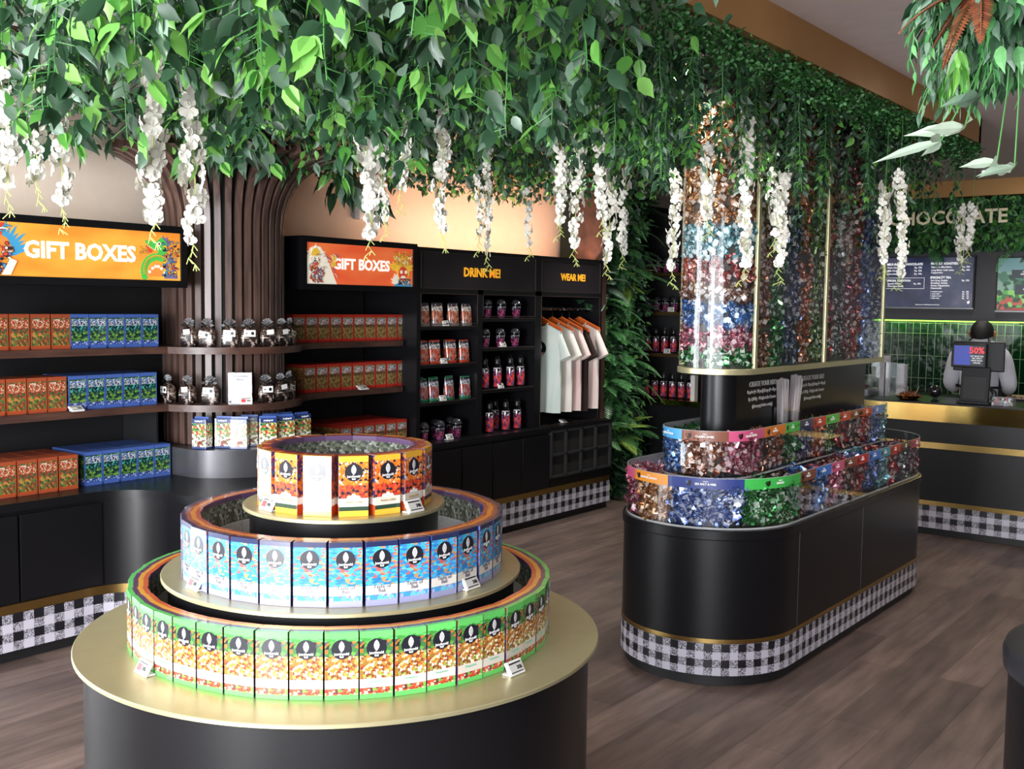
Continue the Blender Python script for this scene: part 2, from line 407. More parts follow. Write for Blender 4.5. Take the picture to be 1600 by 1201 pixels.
def fan(b, cx, cz, n, a0, a1, L, w, m, y):
    for i in range(n):
        a = rad(a0+(a1-a0)*i/max(n-1, 1)); d = (cos(a), sin(a)); p = (-sin(a), cos(a)); l = L*(1 if i % 2 else .86)
        b.flat([(cx, cz), (cx+d[0]*l*.5+p[0]*w, cz+d[1]*l*.5+p[1]*w), (cx+d[0]*l*.85+p[0]*w*.6, cz+d[1]*l*.85+p[1]*w*.6), (cx+d[0]*l, cz+d[1]*l), (cx+d[0]*l*.5-p[0]*w, cz+d[1]*l*.5-p[1]*w)], y-i*.0001, .001, m)
def blobs(b, x0, x1, z0, z1, n, r, mats, y):
    rnd = random.Random(n)
    for i in range(int(n*2.6)):
        q = r*.62*rnd.uniform(.5, 1.2); cx, cz = rnd.uniform(x0, x1), rnd.uniform(z0, z1); a = rnd.uniform(0, 60); e = rnd.uniform(.4, 1)
        b.flat(circle(q*1.35, 6, cx, cz, a, 361+a, rz=q*1.35*e), y-i*.00003, .0003, 5)
        b.flat(circle(q, 6, cx, cz, a, 361+a, rz=q*e), y-i*.00003-.000015, .0003, rnd.choice(mats))
def curl(b, cx, cz, r, w, a0, a1, m, y, n=14):
    """crescent band with a dark outline"""
    for rr, ww, mm, yy in ((r, w*1.35, 5, y), (r, w, m, y-.0003)):
        P = [(cx+(rr+ww*sin(PI*i/n)*.5)*cos(rad(a0+(a1-a0)*i/n)), cz+(rr+ww*sin(PI*i/n)*.5)*sin(rad(a0+(a1-a0)*i/n))) for i in range(n+1)]
        Q = [(cx+(rr-ww*sin(PI*i/n)*.5)*cos(rad(a0+(a1-a0)*i/n)), cz+(rr-ww*sin(PI*i/n)*.5)*sin(rad(a0+(a1-a0)*i/n))) for i in range(n, -1, -1)]
        b.flat(P[:-1]+Q[:-1], yy, .0003, mm)
ALLP = [SB, SR, SY, SG, SW, SK, SP_, SO]
def art_left(t, w, h):
    b = B(); x = -w+.20
    fan(b, x-.06, h*.45, 8, 95, 165, .2, .016, 0, -.002); fan(b, x+.02, h*.35, 9, 15, 85, .17, .012, 0, -.002)
    b.flat([(x-.06, h*.55), (x-.02, h*.98), (x+.05, h*.98), (x+.02, h*.5)], -.003, .001, 1)
    b.flat(circle(.055, 14, x+.02, h*.55, rz=.05), -.0035, .001, 7); b.flat(circle(.065, 14, x-.05, h*.3, rz=.07), -.0035, .001, 7)
    blobs(b, x-.12, x+.08, .01, h*.62, 60, .016, [2, 4, 7, 0, 5, 1, 6], -.0042)
    b.flat([(x+.03, .005), (x+.07, h*.33), (x+.1, h*.28), (x+.07, .005)], -.0085, .001, 4)
    for i in range(12): curl(b, x-.12+.017*(i % 8), h*(.15+.22*(i % 3)), .014, .008, 20+30*i, 230+30*i, (0, 4, 2, 1)[i % 4], -.0095)
    for i in range(9): curl(b, x-.1+.02*i, h*.62+.012*(i % 3), .05, .007, 60, 130, (0, 4)[i % 2], -.0100)
    b.build('winged_figure_print', ALLP, t)
    b = B(); x = w-.115
    for i in range(14):
        a = rad(200-i*14); b.flat(circle(.02, 8, x-.02+.075*cos(a), .045+.075*sin(a)*.95), -.002-i*.0001, .001, 3)
    b.flat(circle(.06, 16, x-.02, .02, 0, 181, rz=.062), -.004, .001, 7)
    for i in range(6): b.flat(circle(.009, 6, x-.065+i*.017, .02+.05*sin(rad(25+i*26))), -.0052, .001, 4)
    b.flat([(x-.04, .15), (x-.085, .185), (x-.09, .197), (x-.03, .19), (x+.005, .215), (x+.035, .19), (x+.035, .135), (x+.0, .12), (x-.035, .125), (x-.01, .145)], -.005, .001, 3)
    b.flat([(x-.085, .17), (x-.045, .147), (x-.06, .132)], -.0048, .001, 1)
    b.flat(circle(.011, 10, x-.01, .182), -.0062, .001, 4); b.flat(circle(.005, 8, x-.01, .182), -.0073, .001, 5)
    fan(b, x+.02, .17, 7, 20, 110, .055, .008, 6, -.003); b.flat([(x+.02, .01), (x+.03, .14), (x+.07, .12), (x+.1, .01)], -.0035, .001, 6)
    blobs(b, x+.01, x+.1, .02, .2, 36, .011, [0, 6, 5, 2, 7], -.0045); blobs(b, x-.12, x-.07, .13, .17, 8, .009, [7, 2], -.003)
    for i in range(24): a = rad(195-i*8.5); curl(b, x-.02+.075*cos(a), .045+.072*sin(a), .008, .004, 0, 200, 2, -.0072)
    for i in range(9): curl(b, x+.02+.02*(i % 4), .04+.03*(i//2), .012, .007, 40*i, 40*i+220, (2, 0, 7, 1)[i % 4], -.0078)
    for i in range(6): b.flat([(x-.075+i*.009, .172-.004*i), (x-.071+i*.009, .172-.004*i), (x-.073+i*.009, .164-.004*i)], -.0066, .0004, 4)
    b.build('green_dragon_print', ALLP, t)
def art_right(t, w, h):
    b = B(); x = -w+.1
    b.flat([(x-.1, .0), (x-.1, .14), (x-.07, h*.86), (x-.03, h*.93), (x+.01, h*.9), (x+.05, h*.7), (x+.09, h*.4), (x+.14, .0)], -.002, .001, 4)
    fan(b, x-.025, h*.62, 11, -60, 240, .085, .008, 4, -.0032); b.flat(circle(.038, 14, x-.03, h*.6, rz=.045), -.0048, .001, 4)
    b.flat(circle(.034, 12, x-.03, h*.68, 0, 181, rz=.045), -.006, .001, 2); blobs(b, x-.06, x+.0, h*.38, h*.62, 12, .007, [5, 1, 7], -.0066)
    blobs(b, x-.07, x+.03, .01, h*.42, 34, .012, [1, 4, 6, 7, 1], -.0066)
    b.flat([(x+.09, h*.42), (x+.13, h*.44), (x+.125, h*.56), (x+.1, h*.58)], -.004, .001, 2); fan(b, x+.113, h*.54, 5, 55, 120, .05, .005, 2, -.0045)
    for i in range(26): curl(b, x-.085+.008*i, h*(.12+.5*abs(sin(i*1.7))), .03, .004, 90-4*i, 190-4*i, (4, 6, 4)[i % 3], -.0070)
    for i in range(2): b.flat(circle(.008, 10, x-.043+i*.028, h*.62), -.0098, .0004, 4); b.flat(circle(.004, 8, x-.043+i*.028, h*.62), -.0104, .0004, 5)
    b.flat([(x-.05, h*.5), (x-.01, h*.5), (x-.02, h*.44), (x-.04, h*.44)], -.0098, .0004, 1)
    b.build('white_haired_figure_print', ALLP, t)
    b = B(); x = w-.095
    fan(b, x, h*.45, 13, 0, 180, .115, .014, 2, -.002); b.flat(circle(.06, 14, x+.005, h*.42, rz=.07), -.0045, .001, 2)
    b.flat(circle(.042, 14, x+.005, h*.34, rz=.045), -.0055, .001, 1); b.flat(circle(.012, 8, x-.012, h*.38), -.0066, .001, 4); b.flat(circle(.012, 8, x+.03, h*.38), -.0066, .001, 4)
    b.flat([(x-.02, h*.22), (x+.03, h*.22), (x+.02, h*.28), (x-.01, h*.28)], -.0066, .001, 4)
    b.flat([(x-.075, .0), (x-.04, h*.24), (x+.045, h*.24), (x+.09, .0)], -.004, .001, 0); fan(b, x-.04, .02, 5, 100, 175, .07, .012, 4, -.005)
    blobs(b, x-.04, x+.07, .01, h*.2, 20, .01, [6, 4, 5, 2], -.0066); blobs(b, x-.07, x+.08, h*.55, h*.9, 26, .009, [7, 2, 7], -.0066)
    fan(b, x-.085, h*.45, 4, 60, 150, .05, .006, 2, -.005)
    for i in range(18): curl(b, x-.07+.009*i, h*(.58+.16*abs(cos(i*1.3))), .014, .007, 10+25*i, 200+25*i, (2, 7, 4)[i % 3], -.0082)
    b.build('crowned_mask_print', ALLP, t)
sign('lit_sign', 'orange lit GIFT BOXES sign with winged figure and green dragon', 2.12, 3.275, 1.745, 1.985, -4.7, 'e0862f', 'eda83f', .42, art_left, .04, .105)
sign('lit_sign', 'red lit GIFT BOXES sign with white haired figure and yellow crowned mask', 4.115, 5.005, 1.752, 1.99, -4.7, 'dd5632', 'e2743f', .42, art_right, .0, .088)

# ------------------------------------------------------------------ DRINK ME / WEAR ME wardrobe
EDGE = M('panel_edge_lip', '3a2c29', .35)
WX = -4.70
war = thing('wall_cabinet', 'tall black open cabinet with DRINK ME! and WEAR ME! headers above the bench', 'cabinet', (0, 0, 0))
B().box(XL, -5.19, 5.05, 7.22, .73, 2.0).build('back_panel', BLACKM, war)
for y0, y1 in ((5.05, 5.086), (5.665, 5.721), (6.331, 6.405), (7.2, 7.23)): B().box(-5.19, WX, y0, y1, .73, 2.0 if y0 != 5.665 else 1.745).build('upright', BLACK, war)
b = B(); b.box(-5.19, WX+.006, 5.05, 7.23, 1.985, 2.01); b.box(-5.19, WX, 5.086, 7.2, 1.715, 1.745); b.build('top_rail', BLACK, war)
B().box(-4.73, WX-.012, 5.086, 6.331, 1.745, 1.985).build('header_panel', M('header_plum_black', (.013, .010, .013), .4), war)
B().box(-4.73, WX-.012, 6.405, 7.2, 1.745, 1.985).build('header_panel', MATS['header_plum_black'], war)
for y0, y1, z0, z1 in ((5.086, 6.331, 1.745, 1.985), (6.405, 7.2, 1.745, 1.985), (5.086, 5.665, 1.51, 1.715), (5.721, 6.331, 1.56, 1.715), (6.405, 7.2, .735, 1.715)):
    b = B(); e = .004
    b.box(WX-.002, WX+.002, y0, y0+e, z0, z1); b.box(WX-.002, WX+.002, y1-e, y1, z0, z1); b.box(WX-.002, WX+.002, y0, y1, z1-e, z1); b.box(WX-.002, WX+.002, y0, y1, z0, z0+e)
    b.build('edge_lip', EDGE, war)
for y0, y1, zs in ((5.086, 5.665, (1.498, 1.247, .996)), (5.721, 6.331, (1.55, 1.343, 1.047))):
    for z in zs:
        s = B().box(-5.19, WX-.004, y0, y1, z-.025, z).build('shelf', BLACK, war); B().box(WX-.004, WX, y0, y1, z-.004, z).build('shelf_lip', EDGE, s)
YEL = M('yellow_letters', 'e8a42a', .4, emit='e8a42a', es=.35)
text('DRINK ME!', .083, YEL, war, (WX-.006, 5.72, 1.86), bold=.003, name='header_lettering', rot=(0, 0, PI/2))
text('WEAR ME!', .072, YEL, war, (WX-.006, 6.83, 1.86), bold=.0026, name='header_lettering', rot=(0, 0, PI/2))
b = B(); b.tube([(-4.81, 6.406, 1.62), (-4.81, 7.198, 1.62)], .011, 10); b.cyl(0, 0, 0, 0, 0, 3) if 0 else None
rail = b.build('clothes_rail', CHROME, war); B().tube([(-4.81, 7.18, 1.62), (-4.81, 7.199, 1.62)], .028, 14).build('rail_flange', CHROME, war)
struct(B().box(-4.98, -4.70, 7.235, 7.29, .73, CZ).build('pillar', WOOD))
# warm cove light tucked on top of the cabinet, washing the wall
area('cove_strip_light', (-4.76, 6.25, 2.03), (-5.3, 6.25, 2.5), 1.9, .1, 26, (1, .56, .36))
area('cove_strip_light', (-4.8, 2.6, 2.04), (-5.3, 2.6, 2.5), 1.5, .1, 4, (1, .88, .78))
fx = tag(B().box(XL, XL+.05, 5.02, 5.11, 2.2, 2.36).build('wall_light_fitting', WHITE, bevel=.01), 'small white box fitting on the cream wall above the red sign', 'light fitting')

# ================================================================== ROUND THREE-TIER DISPLAY
DX, DY = -2.383, 2.243
TI = [(.65, .785, .755), (.845, .542, .522), (1.042, .306, .286)]
disp = thing('tiered_display', 'round black display stand with three pale gold tiers', 'display stand', (DX, DY, 0))
def disc(r, n=96): return circle(r, n)
b = B().cyl(0, 0, .755, .06, .638, 96); b.build('drum', BLACK, disp, smooth=40)
B().cyl(0, 0, .72, 0, .06, 64).build('kick_plate', BLACKM, disp, smooth=40)
B().lathe([(.775, .636), (.785, .639), (.785, .648), (.783, .65)], 128).build('tier_top', CHAMP, disp, smooth=30)
B().cyl(0, 0, .522, .65, .831, 96).build('drum', BLACK, disp, smooth=40)
B().lathe([(.535, .831), (.542, .834), (.542, .843), (.54, .845)], 112).build('tier_top', CHAMP, disp, smooth=30)
B().cyl(0, 0, .286, .845, 1.028, 96).build('drum', BLACK, disp, smooth=40)
B().lathe([(.299, 1.028), (.306, 1.031), (.306, 1.04), (.304, 1.042)], 96).build('tier_top', CHAMP, disp, smooth=30)

DISCM = M('emblem_black', (.012, .013, .02), .3)
LEAFM = M('emblem_silver', 'c9c9c9', .4)
def emblem(cz, r, y, parent):
    b = B(); b.flat(circle(r, 28, 0, cz), y, .0006, 0)
    lf = [(0, cz+r*.86), (r*.2, cz+r*.62), (r*.29, cz+r*.3), (r*.22, cz), (0, cz-r*.3), (-r*.22, cz), (-r*.29, cz+r*.3), (-r*.2, cz+r*.62)]
    b.flat(lf, y-.0004, .0004, 1); b.flat([(x*.5, cz+r*.28+(z-cz-r*.28)*.6) for x, z in lf], y-.0007, .0003, 2)
    b.flat([(x*.3, cz+r*.28+(z-cz-r*.28)*.5) for x, z in lf], y-.0009, .0003, 1)
    e = b.build('emblem', [DISCM, LEAFM, M('emblem_grey', '77777b', .4)], parent)
    text('junglegold', r*.36, LEAFM, e, (0, y-.0005, cz-r*.45), bold=r*.012, name='brand_lettering')
    text('Bali', r*.28, LEAFM, e, (0, y-.0005, cz-r*.73), bold=r*.01, name='brand_lettering')
BACKART = art('box_back_print', [(0, 'c3c6cb'), (.03, (70, ['b9bdc4', 'c9ccd0', 'bfc2c8'], (1, 1, 4))), (.082, 'd0d2d4'), (.086, (60, ['4d5347', '6b7263', '8b9088', '3d4340', 'a9aca6'])), (.158, '5c4468')], .25, .3)
def topart(name, cols, d):
    n = len(cols); return art(name, [(-d/2+d*i/n, c) for i, c in enumerate(cols)], .25, .3, axis=1)
BW, BD, BH = .084, .056, .1735
def choc_box(name, front, top, side, label, group, banner=None, w=BW, bcol='5d5a6b'):
    t = thing(name, label, 'chocolate box', (0, 0, 0), 0, group)
    b = B(); b.box(-w/2, w/2, -BD/2, BD/2, 0, BH, [0, 1, 2, 3, 4, 3]); b.build('carton', [INK, top, front, side, BACKART], t, bevel=.0008)
    emblem(.127 if banner != 'g' else .13, .0255, -BD/2-.0006, t)
    if banner == 'b':
        text('Taste of', .0145, M('banner_ink', bcol, .4), t, (0, -BD/2-.0005, .052), name='title_lettering'); text('Bali', .0145, MATS['banner_ink'], t, (0, -BD/2-.0005, .041), name='title_lettering')
    elif banner == 'o':
        text('Passion of Bali', .0085, M('banner_gold_ink', 'a98f5a', .4), t, (0, -BD/2-.0005, .042), name='title_lettering')
        B().flat([(-.02, .053), (.02, .053), (.017, .06), (.006, .061), (.004, .066), (-.004, .066), (-.006, .061), (-.017, .06)], -BD/2-.0004, .0004).build('banner_crest', PAPER, t)
    elif banner == 'g':
        text('Temptation', .0085, M('banner_green_ink', '7fb9a0', .4), t, (0, -BD/2-.0005, .045), name='title_lettering')
    return t
gf = art('green_box_front', [(-1, '5fc060'), (.013, (75, ['b83a2c', '6ea545', '5f3038', 'c7c9a4', 'c94e38'], (1, 1, 1.4))), (.029, 'cfcac0'), (.052, (85, ['b07c36', 'd9b983', 'c05f2b', 'e6dcc0', '8f6a30', '8a9a4b', '7b3f2a'])), (.112, (60, ['3b6c38', '57923f', 'b0652d', '27262c', '4d4d52'])), (.15, (80, ['5fc060', '3f8a3f'])), (.158, '5fc060')], .22, .35)
bf = art('blue_box_front', [(-1, '8d8fb4'), (.017, (60, ['3e8fc4', '7b6aa6', '9aa0cf', '5fb1c9'])), (.031, 'd2cfc8'), (.0555, (75, ['2f86c6', '45a3d6', '5cbdd6', '2a74b4', 'b0594f', '39a0c8', '3d7fc4', 'a9855a'], (.7, 1, 1.5))), (.16, '20284e')], .22, .35)
of = art('orange_box_front', [(-1, 'e3b23c'), (.017, '2c4234'), (.029, 'd0cabf'), (.053, (70, ['c0402a', '2b2a33', 'd95f28', '8f2f2a', 'd9482e'])), (.09, (95, ['dd7427', 'cf5f22', 'e08b3c', 'c7c0b4', 'd86a24', '2e2a30', 'dd7427'])), (.157, 'e3ac36')], .22, .35)
gs = art('green_box_side', [(-1, '3b2540'), (.05, (60, ['2a1f35', '4b2b52', '3c5f3c', '6b3f2a']))], .3, .4)
bs_ = art('blue_box_side', [(-1, '1c1e40'), (.06, (60, ['23285a', '6b2f30', '1d2145', '394f94']))], .3, .4)
os_ = art('orange_box_side', [(-1, 'b4431f'), (.03, 'd9cfc4'), (.05, (70, ['c9601f', '3a2450', '27506f', 'd9782c', '612a4f']))], .3, .4)
gt = topart('green_box_top', ['5fc060', '5a3557', 'd99a35', 'c4572b'], BD); bt = topart('blue_box_top', ['2a2d55', '9c4a2c', 'd2882f', 'b04a2b'], BD); ot = topart('orange_box_top', ['d99a35', 'c4572b', 'a5432c', '5c2d5a'], BD)
def place_ring(proto, R, n, z, a0, jit=.004, skip=()):
    tr = tree(proto); first = True
    rnd = random.Random(n)
    for i in range(n):
        a = rad(a0)+2*PI*i/n; r = R-BD/2+rnd.uniform(-jit, jit)*.5
        loc = (DX+r*cos(a), DY+r*sin(a), z); rot = (0, 0, a+PI/2+rnd.uniform(-.03, .03))
        if first: proto.location = loc; proto.rotation_euler = rot; first = False
        else: dup(tr, loc, rot)
p = choc_box('chocolate_box', gf, gt, gs, 'green topped chocolate box with golden artwork and round black emblem, in the lowest ring', 'green boxes in the lowest ring', 'g')
place_ring(p, .632, 45, .6502, -92)
p = choc_box('chocolate_box', bf, bt, bs_, 'sky blue chocolate box with round black emblem, in the middle ring', 'blue boxes in the middle ring', 'b', .088)
place_ring(p, .483, 32, .8452, -88)
p = choc_box('chocolate_box', of, ot, os_, 'orange patterned chocolate box with yellow edges, in the top ring', 'orange boxes in the top ring', 'o')
place_ring(p, .262, 16, 1.0422, -83)

# ------------------------------------------------------------------ price tags
SCR = M('tag_screen', 'c9c9c4', .3); TRED = M('tag_red', 'b3202a', .4)
def price_tag(label, loc, rz, red=False, tilt=35, s=1.0, price='30k'):
    t = thing('price_tag', label, 'price tag', loc, rz); w, h = .034*s, .034*s
    b = B(); b.mat = Matrix.Rotation(-rad(tilt), 4, 'X')
    b.box(-w, w, -.004, .004, .0, h*1.25); o = b.build('tag_body', WHITE, t, bevel=.002); b2 = B(); b2.box(-w*.9, w*.9, .003, .03, 0, .004); b2.build('tag_foot', WHITE, t, bevel=.001)
    b = B(); b.mat = Matrix.Rotation(-rad(tilt), 4, 'X')
    b.box(-w*.8, w*.85, -.0048, -.0041, h*.15, h*1.1); b.build('tag_screen', SCR, t)
    b = B(); b.mat = Matrix.Rotation(-rad(tilt), 4, 'X')
    b.box(-w*.75, w*.75, -.0054, -.0049, h*.93, h*1.05, 0)
    if red: b.box(-w*.75, -w*.05, -.0054, -.0049, h*.3, h*.85, 1)
    else: b.box(-w*.75, w*.75, -.0054, -.0049, h*.2, h*.28, 0)
    b.build('printed_bar', [INK, TRED], t)
    text(price, h*.42, INK, t, Matrix.Rotation(-rad(tilt), 4, 'X') @ Vector((w*.4, -.0055, h*.57)), bold=.0004, name='price_lettering', rot=(-rad(tilt), 0, 0))
    return t
for lb, loc, rd, pr in (('white price tag with a red block on the lowest display tier', (-2.47, 1.585, .651), True, '31k'), ('white price tag at the right of the lowest display tier', (-1.70, 2.235, .651), False, '31k'),
     ('white price tag with a red block on the middle display tier', (-2.477, 1.752, .846), True, '31k'), ('white price tag at the right of the middle display tier', (-1.888, 2.27, .846), False, '31k'),
     ('white price tag with a red block on the top display tier', (-2.43, 1.972, 1.043), True, '34k'), ('white price tag at the right of the top display tier', (-2.085, 2.245, 1.043), False, '34k')):
    price_tag(lb, loc, math.atan2(loc[1]-DY, loc[0]-DX)+PI/2, rd, 30, .95, pr)
for lb, loc, s in (('white price tag on the lower left shelf between orange and blue boxes', (-4.785, 2.755, 1.106), 1), ('white price tag on the lower shelf in front of the red boxes', (-4.785, 4.67, 1.106), 1.1),
     ('white price tag under the silver drink pouches', (-4.72, 5.36, 1.4985), .9), ('white price tag under the orange drink pouches', (-4.72, 5.345, 1.2475), .9), ('white price tag under the green drink pouches', (-4.72, 5.34, .9965), .9),
     ('white price tag in front of the tumblers on the bench', (-4.70, 5.39, .7305), .95), ('white price tag under the second row of lidded tumblers', (-4.72, 5.985, 1.3435), .9), ('white price tag under the upper row of patterned bottles', (-4.72, 5.965, 1.0475), .9),
     ('white price tag lying on the bench below the T-shirts', (-4.74, 6.80, .7305), 1)):
    price_tag(lb, loc, PI/2, False, 62 if 'lying' in lb or 'lower' in lb else 25, s, '26k')

# ------------------------------------------------------------------ gift boxes on the shelves
candyc = ['d8d3cc', '3a8fc0', 'c8452f', '2e2c33', '5aa05a', 'b9b9c0', '8f2f3a']
def gift_box(name, body, win, label, group, w=.096, h=.166, d=.058):
    t = thing(name, label, 'gift box', (0, 0, 0), 0, group); w -= .003
    B().box(-w/2, w/2, -d/2, d/2, 0, h).build('carton', body, t, bevel=.001)
    B().box(-w*.42, w*.42, -d/2-.0008, -d/2, h*.52, h*.86).build('film_window', win, t)
    fl = B(); fl.box(-w/2-.0006, w/2+.0006, -d/2-.001, d/2+.001, h*.9, h+.0008); fl.box(-w/2-.0006, -w/2+.0035, -d/2-.001, -d/2+.004, 0, h*.9); fl.box(w/2-.0035, w/2+.0006, -d/2-.001, -d/2+.004, 0, h*.9); fl.box(-w/2, w/2, -d/2-.001, -d/2+.003, 0, .012); fl.build('coloured_frame', MATS[body.name+'_lid'], t)
    return t
M('red_gift_lid', 'a3281f', .35); M('orange_gift_lid', '94452a', .35); M('blue_gift_lid', '3f5a9c', .35)
rg = art('red_gift', [(-1, 'b5271d'), (.02, (55, ['7d6638', '8c7340', '5d4a2c', '9b8656', '6b4a2e']))], .3, .4)
og = art('orange_gift', [(-1, 'a8431f'), (.018, (60, ['4f6a34', '2f5a38', '8a4a26', '3d4a2c', 'a87a3a', '6d3424']))], .3, .4)
bg_ = art('blue_gift', [(-1, '3a58a0'), (.018, (70, ['2f4f9a', '9ba6c4', '2b3a6a'])), (.035, (55, ['4d7a2f', '16312a', '6f9a3a', '1c2a28', '2c5a44']))], .3, .4)
MATS['red_gift_lid'], MATS['orange_gift_lid'], MATS['blue_gift_lid']
rw = art('red_gift_window', [(-1, (110, ['5b4630', '3c3128', '7a5a35'])), (.105, (150, candyc))], .12, .6)
ow = art('orange_gift_window', [(-1, (110, ['2f5a38', '5a2f20', 'a0402c'])), (.1, (120, ['b5452c', 'c9b9a4', '7d2a22', '96683c']))], .12, .6)
bw_ = art('blue_gift_window', [(-1, (100, ['1f3a3a', '3f9a8f', '122224'])), (.11, (140, ['a9b5c9', '1c2a4a', '3c6fae', 'c9c4bc', '20242c']))], .12, .6)
pr_ = gift_box('gift_box', rg, rw, 'x', 'x'); po_ = gift_box('gift_box', og, ow, 'x', 'x'); pb_ = gift_box('gift_box', bg_, bw_, 'x', 'x')
used = set()
def rows(proto, ys, X, z, depth_n, label, group, d=.0595):
    tr = tree(proto); rnd = random.Random(len(ys)+depth_n)
    for k in range(depth_n):
        for y in ys:
            loc = (X-d/2-k*d, y+rnd.uniform(-.0008, .0008), z+.0008); rot = (0, 0, PI/2+rnd.uniform(-.015, .015))
            lb = label if k == 0 else label.replace(', front row', ', set behind').replace(' with candy window', ''); gr = group if k == 0 else group+', rear rows'
            if proto.name not in used: used.add(proto.name); proto.location = loc; proto.rotation_euler = rot; proto['label'] = lb; proto['group'] = gr
            else: dup(tr, loc, rot, lb, gr)
yo = [2.395+.1015*i for i in range(4)]; yb = [2.795+.0975*i for i in range(5)]
rows(po_, yo, -4.83, 1.405, 2, 'orange gift box with candy window on the upper left shelf, front row', 'orange gift boxes on the upper shelf')
rows(po_, [2.375+.1*i for i in range(4)], -4.83, 1.105, 3, 'orange gift box with candy window on the lower left shelf, front row', 'orange gift boxes on the lower shelf')
rows(po_, [2.395+.1015*i for i in range(4)], -4.785, .729, 5, 'orange gift box on the bench below the left shelves, front row', 'orange gift boxes on the bench')
rows(pb_, yb, -4.83, 1.405, 2, 'blue gift box with candy window on the upper left shelf, front row', 'blue gift boxes on the upper shelf')
rows(pb_, [2.78+.0975*i for i in range(5)], -4.83, 1.105, 4, 'blue gift box with candy window on the lower left shelf, front row', 'blue gift boxes on the lower shelf')
rows(pb_, [2.845+.0975*i for i in range(5)], -4.812, .729, 5, 'blue gift box on the bench beside the slatted column, front row', 'blue gift boxes on the bench')
rows(pr_, [5.055-.0975*i for i in range(10)][::-1], -4.83, 1.405, 2, 'red gift box with candy window on the upper shelf right of the column, front row', 'red gift boxes on the upper shelf')
rows(pr_, [5.055-.0995*i for i in range(9)][::-1], -4.83, 1.105, 3, 'red gift box with candy window on the lower shelf right of the column, front row', 'red gift boxes on the lower shelf')
rows(pr_, [4.98-.0985*i for i in range(6)][::-1], -4.76, .729, 6, 'red gift box on the bench right of the column, front row', 'red gift boxes on the bench')

# ------------------------------------------------------------------ cellophane bags with bows
cookie = art('bag_of_chocolate', [(-1, (55, ['191413', '4b3a33', '241b19', '8f8078', '17100f'])), (.045, (20, ['a89a90', '2a201e', '6d5b52'], (.5, 1, 3))), (.062, (60, ['1b1514', '3c2d28', '66544b']))], .12, .9)
def gift_bag(label_pose):
    t = thing('gift_bag', 'x', 'gift bag', (0, 0, 0), 0)
    b = B(); prof = [(.040, .024, 0), (.043, .027, .01), (.042, .027, .07), (.036, .022, .09), (.014, .012, .105), (.008, .008, .112)]
    P = []; n = 16
    for rx, ry, z in prof:
        for i in range(n):
            a = 2*PI*i/n; c, s_ = cos(a), sin(a); k = .35
            P.append((rx*math.copysign(abs(c)**k, c), ry*math.copysign(abs(s_)**k, s_), z))
    F = [(r*n+i, r*n+(i+1) % n, (r+1)*n+(i+1) % n, (r+1)*n+i) for r in range(len(prof)-1) for i in range(n)]+[tuple(range(n-1, -1, -1))]
    b.add(P, F); b.build('filled_bag', cookie, t, smooth=60)
    b = B(); n = 11
    for i in range(n):
        a0 = rad(25+130*i/n); a1 = rad(25+130*(i+.9)/n); yy = .008*(-1)**i
        b.add([(0, 0, .112), (.036*cos(a0), yy, .112+.036*sin(a0)), (.038*cos((a0+a1)/2), -yy, .112+.04*sin((a0+a1)/2)), (.036*cos(a1), yy, .112+.036*sin(a1)), (.001, .001, .112)], [(0, 1, 2), (0, 2, 3), (0, 3, 4)])
    b.build('ruffled_top', CELLO2, t)
    b = B(); b.lathe([(.011, .108), (.0135, .112), (.011, .116)], 10)
    for s_ in (-1, 1): b.add([(s_*.008, -.012, .112), (s_*.03, -.018, .122), (s_*.045, -.014, .114), (s_*.032, -.018, .105), (s_*.02, -.02, .112)], [(0, 1, 4), (1, 2, 4), (2, 3, 4), (3, 0, 4)])
    b.build('ribbon_bow', INK, t)
    lx, lz, lr, lw, lh = label_pose
    b = B(); b.mat = Matrix.Translation((lx, -.0285, lz)) @ Matrix.Rotation(lr, 4, 'Y'); b.box(-lw/2, lw/2, 0, .0008, -lh/2, lh/2, 0)
    if lw > .05: b.flat(circle(.009, 14, lw*.25, 0), -.0006, .0006, 1); b.flat([(-lw*.4, 0), (-lw*.2, .004), (-lw*.2, -.004)], -.0006, .0006, 1)
    b.build('paper_label', [PAPER, INK], t)
    return t
CELLO2 = M('crinkled_cellophane', 'd0d0d3', .2, .35, var='77777a', vs=70)
bA = gift_bag((.0, .072, 0, .06, .034)); bB = gift_bag((-.006, .066, .2, .058, .03)); bC = gift_bag((.004, .078, -.1, .042, .026))
cc = (-4.92, 3.68)
ord_ = ['leftmost', 'second from left', 'third from left', 'fourth from left', 'fifth from left', 'sixth from left', 'rightmost']
look = {0: 'wide white label', 1: 'tilted white label', 2: 'small white label'}
ub = set()
def bag(kind, loc, a, lb):
    p = (bA, bB, bC)[kind]; rot = (0, 0, a+PI/2); sc = 1.02
    if kind not in ub: ub.add(kind); p.location = loc; p.rotation_euler = rot; p['label'] = lb; p['group'] = 'cellophane gift bags on the curved shelves'
    else: dup(tree(p), loc, rot, lb, 'cellophane gift bags on the curved shelves')
for i, (a, k) in enumerate(((-60, 2), (-46, 1), (-29, 0), (-14, 0), (3, 2), (21, 2), (42, 1))):
    aa = rad(a); bag(k, (cc[0]+.385*cos(aa), cc[1]+.385*sin(aa), 1.4055), aa-.25, f'cellophane chocolate bag with bow, {ord_[i]} of the seven on the upper curved shelf')
for i, (a, k) in enumerate(((-80, 0), (-62, 2), (-44, 0), (1, 0), (19, 2), (37, 1), (56, 2))):
    aa = rad(a); bag(k, (cc[0]+.385*cos(aa), cc[1]+.385*sin(aa), 1.1055), aa-.25, f'cellophane chocolate bag with bow, {ord_[i]} of the seven on the lower curved shelf')
